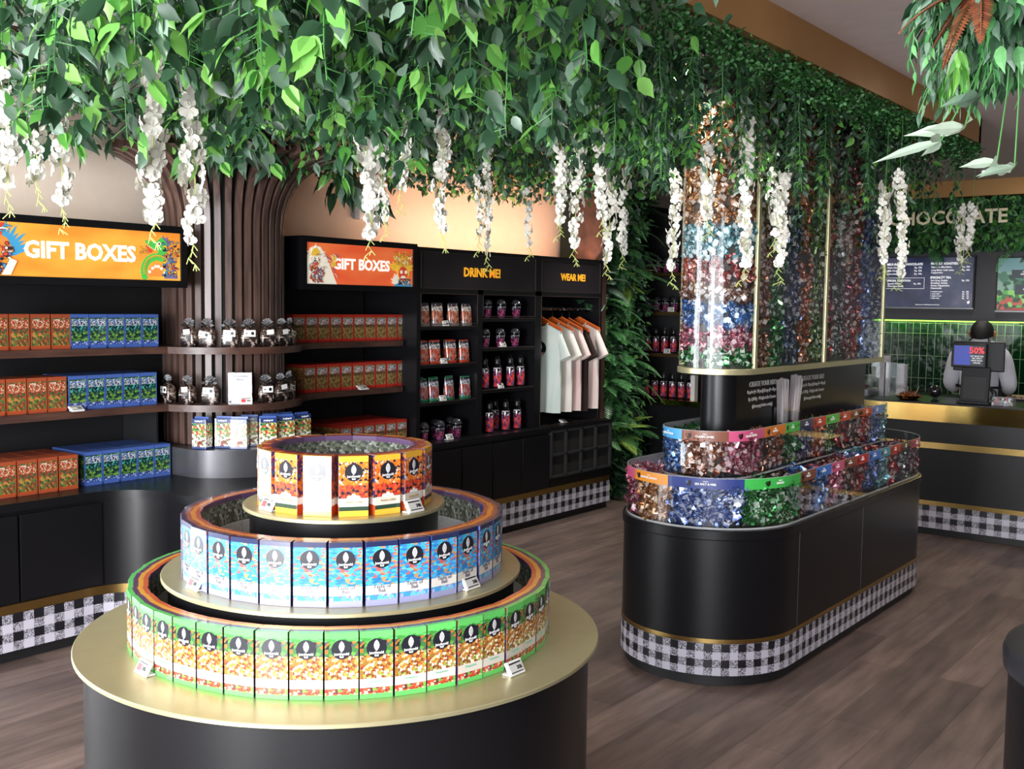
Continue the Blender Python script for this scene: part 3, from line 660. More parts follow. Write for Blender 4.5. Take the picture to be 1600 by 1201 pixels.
# acrylic sign with printed sheet
a = rad(-22); t = thing('sign_holder', 'clear acrylic holder with white printed sheet between the gift bags', 'sign', (cc[0]+.40*cos(a), cc[1]+.40*sin(a), 1.1055), a+PI/2-.35)
B().box(-.06, .06, 0, .002, 0, .165).build('printed_sheet', M('matte_sheet', 'c2c2cc', .8, spec=.1), t); B().box(-.062, .062, -.003, -.0015, 0, .167).build('acrylic_front', ACRYL, t); B().box(-.06, .06, -.03, .03, -.0003, .002).build('foot', ACRYL, t)
for s_, sz, z in (('Chocolate', .02, .148), ('Bata', .02, .13)): text(s_, sz, INK, t, (0, -.0006, z), bold=.0006, name='title_lettering')
b = B(); rnd = random.Random(3)
for i in range(13): w_ = .042 if i < 3 else .014+.01*rnd.random(); x0 = -w_ if i < 3 else -.048; b.box(x0, x0+2*w_, -.0006, 0, .117-i*.006-(.006 if i > 2 else 0), .1185-i*.006-(.006 if i > 2 else 0))
b.build('printed_lines', M('grey_ink', '77777a', .5), t)
b = B(); b.flat([(.058, .055), (.03, .03), (.036, .012), (.058, .012)], -.0008, .0007, 0); b.flat([(.0, .012), (.02, .03), (.034, .024), (.04, .012)], -.001, .0004, 1); b.flat(circle(.006, 12, -.05, .012), -.0008, .0007, 2)
b.build('cake_picture', [SO, M('cake_brown', '4a2a22', .5), INK], t)
price_tag('white price tag leaning on the white printed sheet', (cc[0]+.435*cos(a+.05), cc[1]+.435*sin(a+.05), 1.106), a+PI/2-.3, True, 25, .95, '96k')
# pouches on the plinth
pf = art('blue_pouch_front', [(-1, '23386e'), (.012, (60, ['d6d8cf', 'e2e2da', '5a6f35', 'd6d8cf', '7a3320'])), (.06, (60, ['3f7f3a', 'c9b27a', 'b83a2c', '1d2d4f', '6fa35a', 'd9d0b4', '8a6a2a'])), (.135, '23386e')], .2, .7)
def pouch(name, front, side, w, h, d, top=True):
    t = thing(name, 'x', 'pouch', (0, 0, 0), 0); b = B()
    P = []; n = 12
    for k, (sx, sy, z) in enumerate(((1, .9, 0), (1, 1, .02*h), (1.0, .9, .3*h), (.97, .6, .65*h), (1, .12, .93*h), (1, .03, h))):
        for i in range(n):
            a = 2*PI*i/n; c, s_ = cos(a), sin(a); P.append((w/2*sx*math.copysign(abs(c)**.4, c), d/2*sy*math.copysign(abs(s_)**.6, s_), z))
    F = [(r*n+i, r*n+(i+1) % n, (r+1)*n+(i+1) % n, (r+1)*n+i) for r in range(5) for i in range(n)]+[tuple(range(n-1, -1, -1)), tuple(range(5*n, 6*n))]
    b.add(P, F); b.build('pouch_body', front, t, smooth=50)
    return t
def blue_gift():
    t = thing('gift_pack', 'x', 'gift pack', (0, 0, 0), 0)
    B().box(-.044, .044, -.028, .028, 0, .158).build('carton', pf, t, bevel=.002)
    B().flat(circle(.016, 16, .006, .033, rz=.009), -.0292, .001).build('chocolate_print', M('choc_print', '7a3320', .4), t)
    B().box(-.044, .044, -.003, .003, .158, .168).build('top_flap', MATS['blue_gift_lid'], t)
    text('junglegold', .012, PAPER, t, (0, -.0286, .147), bold=.0003, name='brand_lettering')
    return t
bp = blue_gift(); trb = tree(bp)
pl_ = [(-57, .47, 'leftmost of the blue chocolate packs on the curved plinth'), (-43, .43, 'second blue chocolate pack from the left on the curved plinth, set back'), (-33, .47, 'third blue chocolate pack from the left on the curved plinth'),
       (-15, .48, 'fourth blue chocolate pack from the left on the curved plinth'), (0, .46, 'fifth blue chocolate pack from the left on the curved plinth'), (17, .46, 'rightmost of the front blue chocolate packs on the curved plinth')]
for i, (a, r, lb) in enumerate(pl_):
    aa = rad(a); loc = (-4.9+(r-.01)*cos(aa), 3.75+(r-.01)*sin(aa), .8758); rot = (0, 0, aa+PI/2-.3)
    if i == 0: bp.location = loc; bp.rotation_euler = rot; bp['label'] = lb; bp['group'] = 'blue chocolate packs on the plinth'
    else: dup(trb, loc, rot, lb, 'blue chocolate packs on the plinth')
for i, a in enumerate((-24, -6, 10)):
    aa = rad(a); dup(trb, (-4.9+.375*cos(aa), 3.75+.375*sin(aa), .8758), (0, 0, aa+PI/2-.3), 'blue chocolate pack standing behind the front ones on the curved plinth', 'blue chocolate packs at the back of the plinth')

# ================================================================== DRINKS AND SHIRTS IN THE WALL CABINET
def pouch_art(nm, foil, lo, mid, top):
    return art(nm, [(-1, lo), (.018, (45, [mid, mid, foil, 'b86a55', '3a2a33'], (1, 1, .6))), (.1, (60, [foil, 'd9d5d0', '4a4148', foil])), (.13, (60, ['26222a', foil, '3a3540'])), (.146, top)], .22, .6, metal=.15)
ps_ = pouch('drink_pouch', pouch_art('silver_pouch', 'a89a94', '8f8684', 'a05c45', '2c2a2f'), None, .098, .155, .05)
po2 = pouch('drink_pouch', pouch_art('orange_pouch', '8f8a90', 'b8432a', 'b0503a', 'a83a22'), None, .098, .155, .05)
pg2 = pouch('drink_pouch', pouch_art('green_pouch', '83899a', '2f7a55', '9a4f4f', '2a7a50'), None, .092, .155, .05)
def tumbler(h=.118):
    t = thing('tumbler', 'x', 'tumbler', (0, 0, 0), 0)
    cup = art('tumbler_print', [(-1, (75, ['7a2f4f', '2a2340', 'a8455c', '1b1722', '5a3a6b'], (1, 1, .7))), (.06, (60, ['1b1a20', 'a9a3ad', '3a3440', '15141a'])), (.082, '0b0b0d')], .15, .8) if 'tumbler_print' not in MATS else MATS['tumbler_print']
    B().lathe([(.024, 0), (.026, .004), (.036, .098)], 20).build('cup', cup, t, smooth=50)
    B().lathe([(.038, .098), (.038, .104), (.034, .108), (.03, .122), (.016, .132), (.007, .134)], 20).build('dome_lid', M('smoked_lid', (.03, .03, .035), .12, coat=.8), t, smooth=50)
    return t
def bottle():
    t = thing('bottle', 'x', 'bottle', (0, 0, 0), 0)
    bp_ = art('bottle_print', [(-1, '14131c'), (.012, (55, ['b8323a', '3a3a6b', 'cf4a3f', '241c33', '6a5a8f', 'c23a3f'], (1.2, 1.2, .6))), (.115, (70, ['12121a', 'b9b4bd', '1a1822', '4a2a33'])), (.148, '09090b')], .14, .8)
    MATS['bottle_print'] = bp_
    B().lathe([(.028, 0), (.031, .004), (.0315, .13), (.029, .15), (.02, .17), (.018, .176)], 20).build('bottle_body', bp_, t, smooth=50)
    B().lathe([(.021, .176), (.0215, .205), (.019, .21)], 18).build('screw_cap', INK, t, smooth=50)
    B().tube([(0, -.012, .21), (0, -.013, .224), (0, 0, .23), (0, .013, .224), (0, .012, .21)], .0028, 5).build('carry_loop', INK, t)
    return t
tu = tumbler(); bo = bottle()
used2 = set()
def line(proto, ys, X, z, label, group, ids=None, rj=.1):
    tr = tree(proto); rnd = random.Random(int(z*1000)); out = None
    n = len(ys)
    for i, y in enumerate(ys):
        lb = label.replace('#', (['leftmost', 'second from left', 'third from left', 'fourth from left', 'fifth from left', 'sixth from left'] if n > 2 else ['left', 'right'])[i]) if i < n-1 or n < 3 else label.replace('#', 'rightmost')
        loc = ((X[i] if isinstance(X, list) else X), y, z+.0006); rot = (0, 0, PI/2+rnd.uniform(-rj, rj))
        if proto.name not in used2: used2.add(proto.name); proto.location = loc; proto.rotation_euler = rot; proto['label'] = lb; proto['group'] = group
        else: dup(tr, loc, rot, lb, group)
sx = lambda px: 5.086+(px-80)/(490-80)*.579
XF = -4.755
line(ps_, [5.168, 5.304, 5.465, 5.605], XF, 1.498, 'silver drink pouch, # on the top DRINK ME! shelf', 'silver pouches on the top shelf')
line(po2, [5.167, 5.281, 5.446, 5.582], XF, 1.247, 'orange based drink pouch, # in the front row under the silver ones', 'orange pouches, front row')
line(po2, [5.235, 5.375, 5.52], -4.84, 1.247, 'orange topped drink pouch behind the front row, # of three', 'orange pouches, rear row')
line(pg2, [5.167, 5.274, 5.431, 5.60], XF, .996, 'green based drink pouch, # in the front row', 'green pouches, front row')
line(pg2, [5.225, 5.365, 5.53], -4.84, .996, 'green topped drink pouch behind the front row, # of three', 'green pouches, rear row')
line(tu, [5.181, 5.343, 5.517], XF, .729, 'lidded patterned tumbler on the bench, # of three in front', 'tumblers on the bench')
line(tu, [5.40, 5.56], [-4.85, -4.85], .729, 'lidded patterned tumbler on the bench, # of the two set back', 'tumblers on the bench, rear')
line(tu, [5.831, 5.994, 6.169], XF, 1.55, 'lidded tumbler on the highest right shelf, # of three', 'tumblers on the highest shelf')
line(tu, [5.815, 5.986, 6.158], XF, 1.343, 'lidded tumbler on the second right shelf, # of three', 'tumblers on the second shelf')
line(bo, [5.815, 5.957, 6.109, 6.231], XF, 1.047, 'red patterned bottle with black cap, # of four on the third right shelf', 'bottles on the third shelf')
line(bo, [5.875, 6.063, 6.199], XF, .729, 'red patterned bottle on the bench, # of the three in front', 'bottles on the bench')
line(bo, [5.86, 6.06], -4.85, .729, 'red patterned bottle on the bench, # of the two set back', 'bottles on the bench, rear')
# T-shirts on hangers
HANG = M('orange_hanger_wood', 'b5541f', .35, coat=.3)
def tshirt(label, y, mat, rot, z=1.50, logo=False, w=.25):
    t = thing('t_shirt', label, 'T-shirt', (-4.81, y, z), rot); H = .69
    rnd = random.Random(int(y*100)); nx, nz = 22, 20
    def layer(side):
        P = []; F = []
        for j in range(nz+1):
            v = j/nz; zz = -H*v
            for i in range(nx+1):
                u = i/nx*2-1; ww = w*(.95 if v > .25 else .97+.0*v)
                sl = -.075*abs(u)**1.3 if v < .35 else -.075*abs(u)**1.3*max(0, 1-(v-.35)*2)
                neck = -.045*max(0, 1-(u/.3)**2) if v == 0 and side < 0 else (-.012*max(0, 1-(u/.3)**2) if v == 0 else 0)
                yy = side*(.012+.016*sin(min(v*6, 1.57))*(1-u*u)**.5)+.010*sin(u*9+side)*v+.006*sin(u*17+v*4)*v
                P.append((u*ww, yy, zz+sl+neck))
        for j in range(nz):
            for i in range(nx):
                k = j*(nx+1)+i; F.append((k, k+1, k+nx+2, k+nx+1))
        return P, F
    b = B()
    for sd in (-1, 1): b.add(*layer(sd))
    # sides
    P0, _ = layer(-1); P1, _ = layer(1); P = []; F = []
    for i in (0, nx):
        k = len(P)
        for j in range(nz+1): P += [P0[j*(nx+1)+i], P1[j*(nx+1)+i]]
        for j in range(nz): F.append((k+2*j, k+2*j+1, k+2*j+3, k+2*j+2))
    b.add(P, F); o = b.build('shirt_body', mat, t, smooth=80)
    for s_ in (-1, 1):
        b = B(); P = []; n = 12
        for k in range(7):
            f = k/6; c = Vector((s_*(w*.90+(.03+w*.12)*f), 0, -.135-.14*f)); up = Vector((s_*.046*f, 0, .08-.055*f))
            for i in range(n):
                a = 2*PI*i/n; q = c+up*cos(a)+Vector((0, 1, 0))*(.022+.004*f)*sin(a); P.append(tuple(q))
        F = [(r*n+i, r*n+(i+1) % n, (r+1)*n+(i+1) % n, (r+1)*n+i) for r in range(6) for i in range(n)]
        b.add(P, F); b.build('sleeve', mat, t, smooth=80)
    b = B(); b.tube([(-.075, -.018, -.008), (-.05, -.02, -.04), (0, -.024, -.058), (.05, -.02, -.04), (.075, -.018, -.008)], .004, 6); b.build('neckband', mat, t, smooth=60)
    if logo:
        b = B(); b.flat(circle(.052, 28, 0.02, -.20), -.036, .002, 0); b.flat([(.02, -.16), (.034, -.18), (.034, -.2), (.02, -.222), (.006, -.2), (.006, -.18)], -.038, .002, 1)
        b.flat([(-.02, -.232), (.055, -.232), (.04, -.25), (.02, -.262), (-.005, -.25)], -.038, .002, 2); b.build('chest_print', [INK, PAPER, M('print_peach', 'b58c74', .5)], t)
        B().flat([(-.03, -.005), (.03, -.005), (.03, -.03), (-.03, -.03)], .008, .002).build('neck_label', INK, t)
    h = thing('clothes_hanger', label.split(' T-shirt')[0].replace('hanging', '')+' T-shirt hangs from this orange wooden hanger', 'hanger', (-4.81, y, z), rot)
    b = B(); b.flat([(-.2, -.075), (-.19, -.045), (-.06, .012), (0, .04), (.06, .012), (.19, -.045), (.2, -.075), (.17, -.06), (.06, -.022), (-.06, -.022), (-.17, -.06)], -.006, .012)
    b.build('hanger_bar', HANG, h, bevel=.003)
    dz = 1.62-z
    b = B(); b.tube([(0, 0, .035), (0, 0, dz-.03)]+[(.022*sin(rad(q))*-1, 0, dz-.006-.022*cos(rad(q))*1) for q in range(0, 271, 30)], .0022, 6); b.build('hook', CHROME, h)
TS = [M('tshirt_mint', 'bcc9c2', .85, sheen=.2, var='c9cfc6', vs=3), M('tshirt_white', 'd9d3cb', .85, sheen=.2), M('tshirt_pink', 'd9b8b4', .85, sheen=.2, var='cfc4bd', vs=4), M('tshirt_brown', '2c1f1d', .9, spec=.2), M('tshirt_blush', 'd6bdb8', .85, sheen=.2, var='ddd2cb', vs=4)]
for lb, y, mi, r_, z_, lg in (('pale mint T-shirt with round black print, hanging nearest', 6.56, 0, .0, 1.52, True), ('white T-shirt hanging just behind the mint one', 6.70, 1, .05, 1.52, False), ('pale pink T-shirt hanging in the middle of the rail', 6.83, 2, .02, 1.52, False),
                          ('dark brown T-shirt hanging on the rail', 6.93, 3, .0, 1.51, False), ('blush white T-shirt hanging farthest along the rail', 7.07, 4, .06, 1.52, False)):
    tshirt(lb, y, TS[mi], r_, z_, lg, .195)

# ================================================================== CANDY ISLAND
IX = -2.272
def stad(r, yn, yf, n=20):
    p = [(IX+r*cos(rad(a)), yf+r*sin(rad(a))) for a in [180*i/n for i in range(n+1)]]
    return p+[(IX+r*cos(rad(a)), yn+r*sin(rad(a))) for a in [180+180*i/n for i in range(n+1)]]
isl = thing('island_counter', 'black stadium shaped island counter with gingham base carrying the candy bins', 'counter', (0, 0, 0))
YN, YFR = 4.47, 6.22
B().prism(stad(.407, YN, YFR, 32), .211, .645).build('body', BLACK, isl, smooth=30)
B().prism(stad(.414, YN, YFR, 32), .645, .69).build('top_ledge', BLACK, isl, smooth=30, bevel=.004)
B().prism(stad(.409, YN, YFR, 32), .192, .211).build('gold_strip', GOLD, isl, smooth=30)
B().prism(stad(.411, YN, YFR, 32), .05, .191, 0, mc=1).build('gingham_base', [GING2, BLACK], isl, smooth=30)
B().prism(stad(.39, YN, YFR, 32), 0, .05).build('kick_plate', BLACKM, isl, smooth=30)
b = B(); 
for y in (4.54, 5.35): B().box(IX+.406, IX+.4085, y-.001, y+.001, .215, .645).build('panel_seam', SEAM, isl)
struct_none = None
B().prism(stad(.195, YN, YFR, 24), .6905, .884).build('riser', BLACKM, isl, smooth=30)

# foils: flavour -> (foil, label tint)
FO = {}
def dull(c, f=.26):
    c = lin(c)[:3]; g_ = sum(c)/3*1.1; return tuple(x*(1-f)+g_*f for x in c)
def foil(k, c, c2):
    if k not in FO: FO[k] = [M('foil_'+k, dull(c), .24, .7, var=dull(c2), vs=45), M('candy_label_'+k, tuple(.3*x+.5 for x in lin(c)[:3]), .28, .3)]
    return FO[k]
for k, c, c2 in (('gold', 'd08a3c', '9a5c22'), ('navy', '2f4a94', '6f8fd6'), ('green', '2f9a45', '17602a'), ('brown', '6b4334', 'a8765c'), ('blue', '2f86d0', '1c4f9a'), ('pink', 'd0607f', '8f2f4f'), ('red', 'c23a33', '7a1f20'),
               ('teal', '6fb9c4', '3a7f8f'), ('lilac', 'a99ac9', 'c98fae'), ('darkbrown', '4a2c26', '7f5244'), ('copper', 'b5683f', '6f3a22'), ('magenta', 'a03a5c', '5f2038'), ('grey', '77757d', '4a484f'), ('orange', 'cf6a2c', '8f3f1a'), ('olive', '7f9a4a', '3f5a2a'), ('indigo', '333a5f', '5f6a94')):
    foil(k, c, c2)
def candy(b, M4, s=1.0, seed=0):
    rnd = random.Random(seed); w, h, t = .0165*s, .010*s, .0042*s; e = .011*s; q = rnd.uniform(.8, 1.3)
    P = [(-w, -h, -t), (w, -h, -t), (w, h, -t), (-w, h, -t), (-w, -h, t), (w, -h, t), (w, h, t), (-w, h, t),
         (w+e, -h*1.15*q, t*1.5), (w+e*1.1, 0, -t*1.5), (w+e, h*1.1*q, t), (-w-e, -h*1.1, -t), (-w-e*1.1, 0, t*1.6), (-w-e, h*1.15*q, -t*1.2)]
    l = w*.62; P += [(-l, -h, t), (l, -h, t), (l, h, t), (-l, h, t)]
    P = [tuple(M4 @ Vector(p)) for p in P]
    F = [(0, 3, 2, 1), (14, 15, 16, 17), (4, 14, 17, 7), (15, 5, 6, 16), (0, 1, 5, 15, 14, 4), (2, 3, 7, 17, 16, 6), (1, 2, 6, 5), (3, 0, 4, 7), (5, 8, 9), (1, 5, 9), (6, 9, 10), (2, 9, 6), (4, 12, 11), (0, 12, 4), (7, 13, 12), (3, 12, 13)]
    b.add(P, F, [0, 1]+[0]*14)
CM = {}
def candy_me(k, v):
    if (k, v) not in CM:
        b = B(); candy(b, Matrix(), 1.0, v*7+3); CM[k, v] = b.mesh('wrapped_candy', FO[k])
    return CM[k, v]
def stpos(r, yn, yf, s):
    """position on the stadium outline: s in metres from the right seam; s<0 goes round the near end"""
    if s < -PI*r: d = -s-PI*r; return Vector((IX-r, yn+d, 0)), Vector((-1, 0, 0))
    if s < 0: a = s/r; return Vector((IX+r*cos(a), yn+r*sin(a), 0)), Vector((cos(a), sin(a), 0))
    if s <= yf-yn: return Vector((IX+r, yn+s, 0)), Vector((1, 0, 0))
    a = (s-(yf-yn))/r; return Vector((IX+r*cos(a), yf+r*sin(a), 0)), Vector((cos(a), sin(a), 0))
def rot_candy(n, rnd, face=.6):
    f = Vector(n)+Vector((rnd.gauss(0, face), rnd.gauss(0, face), rnd.gauss(0, face))); q = f.to_track_quat('Z', 'Y')
    return q.to_matrix().to_4x4() @ Matrix.Rotation(rnd.uniform(0, 2*PI), 4, 'Z')
nind = [0]
def candies(name, label, kname, r, yn, yf, s0, s1, z0, z1, depth, n_side, n_top, n_ind=0, where='', seed=0, scale=1.0, top=True, kfun=None):
    rnd = random.Random(hash_(label)+seed); b = B(); mats = FO[kname]; r0 = r-.010
    # core so the pile is solid
    segs = max(2, int(abs(s1-s0)/.03)); out = []; inn = []
    for i in range(segs+1):
        s = s0+(s1-s0)*i/segs; p, nn = stpos(r0-.022, yn, yf, s*(r0-.022)/r if s < 0 else s); out.append((p.x, p.y)); p2 = p-nn*(depth-.03); inn.append((p2.x, p2.y))
    b.prism(out+inn[::-1], z0, z1-.018, 2)
    def spot(layer, topside):
        s = rnd.uniform(s0, s1); p, nn = stpos(r, yn, yf, s)
        if topside:
            q = p-nn*rnd.uniform(.012, depth); q.z = z1-.012+rnd.uniform(-.012, .008); return q, Vector((0, 0, 1))
        q = p-nn*(.016*scale+.008*layer); q.z = rnd.uniform(z0+.012, z1-.01); return q, nn
    cnt = 0
    for i in range(n_side+n_top):
        topside = i >= n_side; layer = (i % 3); q, nn = spot(layer, topside)
        m4 = Matrix.Translation(q) @ rot_candy(nn, rnd, (.38+.2*layer) if not topside else .6)
        if n_ind and cnt < n_ind and not topside and layer == 0:
            cnt += 1; nind[0] += 1; o = put('wrapped_candy', candy_me(kname, rnd.randrange(4)), None); o.matrix_world = m4
            if scale != 1: o.scale = (scale,)*3
            tag(o, f'{CN[kname]} foil wrapped candy behind the clear front {where}', 'candy', f'{CN[kname]} candies {where}')
        else: candy(b, m4, scale, rnd.randrange(1000))
    o = b.build(name, mats+[CORE[kname]]); o['kind'] = 'stuff'; tag(o, label, 'candy'); return o
def hash_(s): return sum(ord(c)*(i+1) for i, c in enumerate(s))
CORE = {k: M('candy_core_'+k, tuple(x*.25 for x in v[0].node_tree.nodes['Principled BSDF'].inputs['Base Color'].default_value[:3]) if False else (.02, .02, .02), .6) for k, v in FO.items()}
CN = {k: k for k in FO}; CN['darkbrown'] = 'dark brown'
BANDC = {'gold': 'd98a2c', 'navy': '2c3a78', 'green': '3fae4c', 'brown': '7a4636', 'blue': '3f74c4', 'pink': 'c9587f', 'red': 'b5322c', 'teal': '3f8f9f', 'lilac': 'c05f8f', 'darkbrown': '4a2c26', 'magenta': 'a02c5c', 'sky': '4f9fd0', 'indigo': '2a3058', 'orange': 'c9722c', 'mocha': '7f4f40'}
def tier(nm, label, r, yn, yf, z0, z1, bins, where, depth, foot):
    t = thing(nm, label, 'bin', (0, 0, 0)); outer = stad(r, yn, yf, 32); inner = stad(r-.003, yn, yf, 32)
    B().ringwall(outer, inner, z0, z1).build('clear_wall', ACRYL, t, smooth=30)
    B().ringwall(stad(r+.0004, yn, yf, 32), stad(r-.0034, yn, yf, 32), z0-.004, z0+.004).build('base_rim', M('acrylic_edge', (.35, .36, .37), .2), t)
    B().ringwall(stad(r+.0004, yn, yf, 32), stad(r-.0034, yn, yf, 32), z1-.001, z1+.0015).build('top_rim', MATS['acrylic_edge'], t)
    L = yf-yn
    for (s0, s1, k, band, ttl, nsd, ntp, ni) in bins:
        seg = max(2, int(abs(s1-s0)/.02)); po = [stpos(r+.0008, yn, yf, s0+(s1-s0)*i/seg)[0] for i in range(seg+1)]
        b = B(); hb = .046; pts = [(p.x, p.y) for p in po]; pi_ = [(stpos(r-.0005, yn, yf, s0+(s1-s0)*i/seg)[0].x, stpos(r-.0005, yn, yf, s0+(s1-s0)*i/seg)[0].y) for i in range(seg+1)]
        b.ringwall(pts, pi_, z1-hb, z1, closed=False, mi=1); lb = b.build('flavour_label', [M('label_'+band, BANDC[band], .35), M('label_back', 'a9a5ad', .5)], t, smooth=40); lb['label'] = f'{CN.get(band, band)} flavour label strip'
        # little chocolate picture and lettering on the strip
        if ttl:
            sm = (s0+s1)/2; p, nn = stpos(r+.0016, yn, yf, sm); ang = math.atan2(nn.y, nn.x)+PI/2; wd = min(abs(s1-s0), .2)
            words = ttl.split('|')
            tl = text(words[1], .0125 if wd > .12 else .0085, PAPER, lb, (p.x, p.y, z1-hb*.55), bold=.0003, name='flavour_lettering', rot=(0, 0, ang), align='CENTER')
            if wd > .12: text(words[0], .007, PAPER, lb, (p.x, p.y, z1-hb*.3), name='flavour_lettering', rot=(0, 0, ang))
            p2, n2 = stpos(r+.0012, yn, yf, sm-wd*.36); a2 = math.atan2(n2.y, n2.x)+PI/2
            bb = B(); bb.mat = Matrix.Translation((p2.x, p2.y, z1-hb*.5)) @ Matrix.Rotation(a2, 4, 'Z'); bb.flat([(-.012, -.008), (.0, -.014), (.011, -.005), (.01, .012), (-.004, .01)], -.001, .001, 0); bb.flat([(-.018, .0), (-.006, -.006), (-.002, .008), (-.012, .012)], -.0015, .001, 1)
            bb.build('chocolate_picture', [M('choc_dark', '231512', .4), FO.get(k, FO['brown'])[0]], lb)
        p, nn = stpos(r, yn, yf, s0); q = p-nn*depth; bd = B(); tt = Vector((-nn.y, nn.x, 0))*.0012
        bd.add([tuple(p-tt+Vector((0, 0, z0))), tuple(p+tt+Vector((0, 0, z0))), tuple(q+tt+Vector((0, 0, z0))), tuple(q-tt+Vector((0, 0, z0))), tuple(p-tt+Vector((0, 0, z1))), tuple(p+tt+Vector((0, 0, z1))), tuple(q+tt+Vector((0, 0, z1))), tuple(q-tt+Vector((0, 0, z1)))],
               [(0, 3, 2, 1), (4, 5, 6, 7), (0, 1, 5, 4), (1, 2, 6, 5), (2, 3, 7, 6), (3, 0, 4, 7)]); bd.build('divider', ACRYL, t)
        candies('candy_fill', f'heap of {CN[k]} foil wrapped candies filling the {ttl.split("|")[2] if ttl else "far side"} bin of the {where} tier', k, r, yn, yf, s0+.004, s1-.004, z0+.004, z1-.035 if where == 'lower' else z1-.03, depth, nsd, ntp, ni, f'of the {where} tier {ttl.split("|")[2] if ttl else "far side"} bin', scale=1.28 if where == 'lower' else 1.15)
    return t
rl, ru = .397, .215
d2 = lambda deg, r: -rad(deg)*r
lowb = [(d2(180, rl)-.9, d2(180, rl)-.3, 'blue', 'blue', None, 40, 60, 0), (d2(180, rl)-.3, d2(180, rl), 'lilac', 'lilac', None, 10, 60, 0), (d2(180, rl), d2(124, rl), 'pink', 'pink', None, 70, 90, 0),
 (d2(124, rl), d2(92, rl), 'gold', 'gold', 'DARK|ORANGE CRUNCH|orange', 95, 30, 50), (d2(92, rl), d2(43, rl), 'navy', 'navy', 'VEGAN|SEA SALT & NIBS|sea salt', 150, 60, 75), (d2(43, rl), .06, 'green', 'green', 'VEGAN|MANGO|mango', 140, 50, 70)]
ysl = [4.55, 4.73, 4.92, 5.085, 5.25, 5.43, 5.61, 5.765, 5.935, 6.12, 6.33]
for i, (k, bd, tt) in enumerate((('darkbrown', 'brown', 'DARK|CLASSIC|first brown'), ('blue', 'blue', 'MILK|CREAMY|blue'), ('pink', 'pink', 'MILK|BERRY|pink'), ('darkbrown', 'brown', 'DARK|CACAO|second brown'), ('red', 'red', 'DARK|CHILLI|first red'), ('navy', 'blue', 'MILK|SALTED|second blue'), ('teal', 'teal', 'MILK|COCO|teal'), ('red', 'red', 'DARK|ROSE|second red'), ('grey', 'darkbrown', 'DARK|85 %|dark brown'), ('magenta', 'magenta', 'RUBY|BERRY|magenta'))):
    lowb.append((ysl[i]-YN, ysl[i+1]-YN, k, bd, tt, 46, 34, 8 if i < 5 else 0))
lowb[6] = lowb[6]
lowb[5] = (d2(43, rl), ysl[0]-YN, 'green', 'green', 'VEGAN|MANGO|mango', 140, 50, 70)
tier('acrylic_bin_tier', 'clear acrylic tier of candy bins standing on the island ledge, lower one', rl, YN, YFR, .6945, .912, lowb, 'lower', .18, 0)
UN, UF = 4.43, 6.2
upb = [(d2(180, ru)-.9, d2(180, ru)-.25, 'brown', 'mocha', None, 20, 60, 0), (d2(180, ru)-.25, d2(148, ru), 'green', 'green', None, 40, 70, 0), (d2(148, ru), d2(98, ru), 'blue', 'sky', 'MILK|CREAMY DREAM|sky blue', 70, 20, 18), (d2(98, ru), d2(40, ru), 'copper', 'mocha', 'DARK|CLASSIC DARK|copper', 80, 20, 24), (d2(40, ru), .12, 'pink', 'pink', 'VEGAN|CLASSIC VANILLA|pink', 85, 20, 20)]
ysu = [4.55, 4.79, 4.96, 5.128, 5.297, 5.483, 5.642, 5.817, 5.98, 6.15, 6.3]
for i, (k, bd, tt) in enumerate((('copper', 'orange', 'DARK|ORANGE|orange'), ('green', 'green', 'MILK|MINT|first green'), ('indigo', 'indigo', 'DARK|SALTED|indigo'), ('orange', 'red', 'DARK|CHILLI|first red'), ('olive', 'green', 'MILK|MATCHA|second green'), ('red', 'red', 'MILK|BERRY|second red'), ('darkbrown', 'brown', 'DARK|CACAO|brown'), ('red', 'red', 'DARK|ROSE|third red'), ('navy', 'blue', 'MILK|SEA|blue'), ('teal', 'teal', 'MILK|COCO|teal'))):
    upb.append((ysu[i]-UN, ysu[i+1]-UN, k, bd, tt, 46, 22, 0))
tier('acrylic_bin_tier', 'clear acrylic tier of candy bins nearest the black stem, upper one', ru, UN, UF, .889, 1.1, upb, 'upper', .12, 0)

# stem and candy tower
tw = thing('candy_tower', 'tall clear tower with gold frame full of wrapped candies on a black stem', 'display tower', (0, 0, 0))
B().prism(stad(.087, 4.52, 6.2, 24), .8905, 1.345).build('stem', BLACK, tw, smooth=30)
B().prism(stad(.190, 4.5, 6.2, 32), 1.345, 1.372).build('gold_base', CHAMP, tw, smooth=30, bevel=.002)
B().prism(stad(.150, 4.5, 6.2, 24), 1.372, CZ).build('core', M('tower_core', (.05, .045, .04), .6), tw, smooth=30)
B().ringwall(stad(.184, 4.5, 6.2, 32), stad(.181, 4.5, 6.2, 32), 1.372, 2.7).build('clear_wall', ACRYL, tw, smooth=30)
for y in (4.5, 5.325, 6.2): B().box(IX+.172, IX+.188, y-.014, y+.014, 1.372, 2.7).build('gold_post', CHAMP, tw, bevel=.002)
B().box(IX-.188, IX-.172, 4.486, 4.514, 1.372, 2.7).build('gold_post', CHAMP, tw, bevel=.002)
INKW = M('stem_lettering', 'a9a7a5', .5)
for y in (4.80, 5.42):
    for i, (s_, sz) in enumerate((('CREATE YOUR MIX!', .034), ('Regular (+- 20 pcs) | Large (+- 40 pcs)', .022), ('Rp 1,000/g - Weigh at the Counter', .022), ('(please pay before eating)', .022))):
        text(s_, sz, INKW, tw, (IX+.0885, y, 1.285-.035*i), bold=.0006, name='lettering', rot=(0, 0, PI/2))
lay = [('gold', 2.02, 2.7), ('teal', 1.86, 2.02), ('red', 1.76, 1.86), ('brown', 1.66, 1.76), ('blue', 1.55, 1.66), ('pink', 1.45, 1.55), ('green', 1.38, 1.45)]
